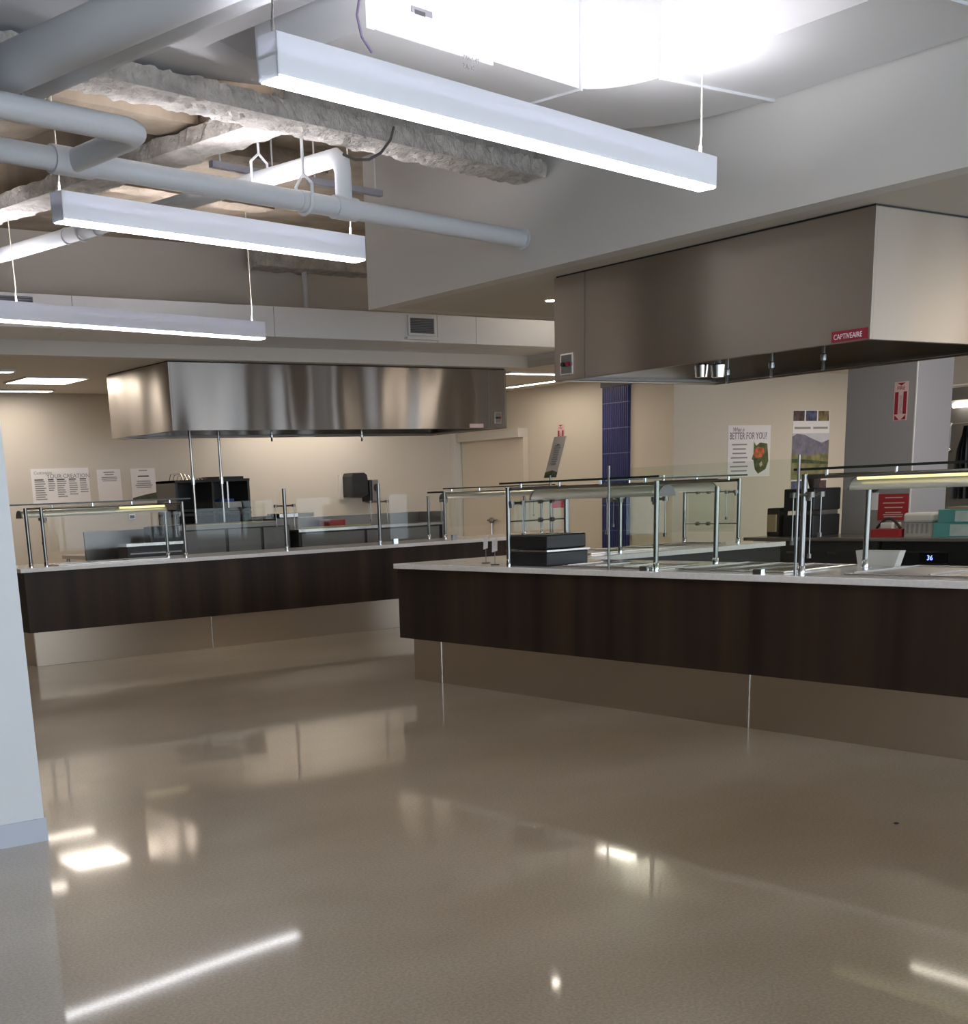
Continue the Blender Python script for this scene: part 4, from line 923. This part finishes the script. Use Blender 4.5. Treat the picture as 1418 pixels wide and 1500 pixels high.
# tub on the near counter
P = atz(1252, 829, C); P2 = atz(1298, 831, C)
tag(MB().extr([(7.0, P.y, C), (7.0, P2.y, C), (7.0, P2.y - .03, C + .09), (7.0, P.y + .02, C + .09)], (.06, 0, 0)).build('plastic_tub', 'plastic_white'), 'shallow white plastic tub behind the right-hand guard post', 'tub')
# notices on the pillar
pp = PL((10.999, 0, 0), (0, -1, 0), UP)
A_ = atx(1287, 724, 10.995); B_ = atx(1331, 762, 10.995)
q = MB(); pp.q(q, -A_.y, -B_.y - .0, B_.z, A_.z, 0, .004); rn = tag(q.build('red_notice', 'red'), 'red notice with white print low on the pillar', 'sign')
for a0_, b0_, n_ in ((.15, .82, 1), (.1, .62, 1), (.1, .45, 1), (.12, .10, 3)):
    W_ = A_.y - B_.y; H_ = A_.z - B_.z
    lines(PL((10.999, A_.y, B_.z), (0, -1, 0), UP), rn, W_ * a0_, W_ * (1 - a0_), H_ * (b0_ + .08 * n_), H_ * b0_, n_, 'pale_pink', c=.006, center=True)
A_ = atx(1274, 722, 10.995); B_ = atx(1286, 747, 10.995)
q = MB(); pp.q(q, -A_.y, -B_.y, B_.z, A_.z, 0, .004); wt = tag(q.build('hang_tag', 'paper'), 'white tag with a dark bow beside the red notice', 'tag')
c_ = pp.p(-(A_.y + B_.y) / 2, A_.z + .03, .004); q = MB(); q.extr([c_ + pp.r * a + pp.u * b for a, b in ((0, -.03), (-.06, .0), (-.06, .05), (0, .02), (.06, .05), (.06, .0))], pp.n * .006); q.build('bow', 'dark_brown', wt)
# strip of kitchen seen past the pillar
sbox('wall_header', 'paint_cream', 14.0, 14.12, 4.5, 9.5, 2.38, CE, 'beige header seen past the pillar')
sbox('wall_pass', 'steel_grey', 14.5, 14.6, 4.5, 9.5, 0, 2.38, 'grey steel wall seen past the pillar')
tl = thing('tube_light', 'white tube light seen past the pillar at the right edge', 'tube light', (14.2, 8.6, 2.17))
MB().box(14.44, 14.5, 8.0, 9.25, 2.20, 2.24).build('batten', 'plastic_white', tl); MB().tube([(14.42, 8.0, 2.18), (14.42, 9.2, 2.18)], .026, 12).build('tube', 'tube_white', tl, smooth=True)
rl = thing('utensil_rail', 'steel utensil rail below the tube light', 'rail', (14.4, 8.6, 1.95)); MB().tube([(14.40, 7.6, 1.98), (14.40, 9.3, 1.98)], .01, 8).build('rail', 'chrome', rl)
for y in (7.7, 9.2): MB().tube([(14.40, y, 1.98), (14.5, y, 1.98)], .008, 8).build('rail_bracket', 'chrome', rl)
for k, y in enumerate((9.19, 8.69, 8.57, 8.46)):
    r = thing('ladle', ('steel ladle hanging leftmost on the utensil rail', 'steel ladle hanging second on the utensil rail', 'steel ladle hanging third on the utensil rail', 'steel ladle hanging fourth on the utensil rail')[k], 'ladle', (14.38, y, 1.6), 'ladles on the rail')
    MB().tube([(14.40, y, 1.995), (14.385, y, 1.99), (14.38, y, 1.95), (14.38, y, 1.72 - .03 * k)], .007, 8).build('handle', 'chrome', r); MB().ball((14.36, y, 1.69 - .03 * k), .05, 12, 7, (1, 1, .7)).build('bowl', 'chrome', r, smooth=True)
ap = thing('apron', 'black apron hanging at the right edge beside the pillar', 'apron', (14.36, 8.92, 1.2))
mb = MB(); prof = []
n_ = 14
for i in range(n_ + 1):
    y = 9.08 - .28 * i / n_; d = .03 * math.sin(i * 1.7) + .02
    prof.append((y, d))
outer_ = [Vector((14.33 - d, 8.94 + (y - 8.94) * 1.0, 0)) for y, d in prof]
zs_ = ((1.15, 1.0), (1.5, .95), (1.7, .75), (1.85, .35), (1.95, .2)); V_ = []; F_ = []
for z, s in zs_:
    for back in (0, 1):
        for p in (outer_ if not back else outer_[::-1]): V_.append((p.x + back * .05, 8.94 + (p.y - 8.94) * s, z))
m_ = len(outer_) * 2
for j in range(len(zs_) - 1):
    for i in range(m_): F_.append((j * m_ + i, j * m_ + (i + 1) % m_, (j + 1) * m_ + (i + 1) % m_, (j + 1) * m_ + i))
F_.append(tuple(range(m_))); F_.append(tuple((len(zs_) - 1) * m_ + i for i in reversed(range(m_))))
mb.add(V_, F_); mb.build('cloth', 'black', ap); MB().tube([(14.36, 8.96, 1.94), (14.38, 8.96, 2.0), (14.4, 8.96, 1.98)], .006, 6).build('loop', 'black', ap)
# small valve on the far bulkhead
P = atx(722, 762, 13.69); vv = thing('wall_valve', 'small steel valve with pipe on the far corner panel', 'valve', (13.66, P.y, P.z))
MB().ball((13.66, P.y, P.z), .045, 10, 6).build('body', 'steel_dark', vv, smooth=True); MB().tube([(13.66, P.y + .1, P.z), (13.66, P.y - .14, P.z + .01)], .012, 8).build('handle', 'steel', vv); MB().tube([(13.68, P.y + .02, .3), (13.68, P.y + .02, P.z)], .010, 8).build('pipe', 'steel', vv)
# dark speck on the floor
P = atz(1313, 1207, 0); tag(MB().ball((P.x, P.y, .004), .012, 8, 5, (1, 1, .35)).build('floor_crumb', 'black'), 'tiny dark crumb on the floor at right', 'crumb')
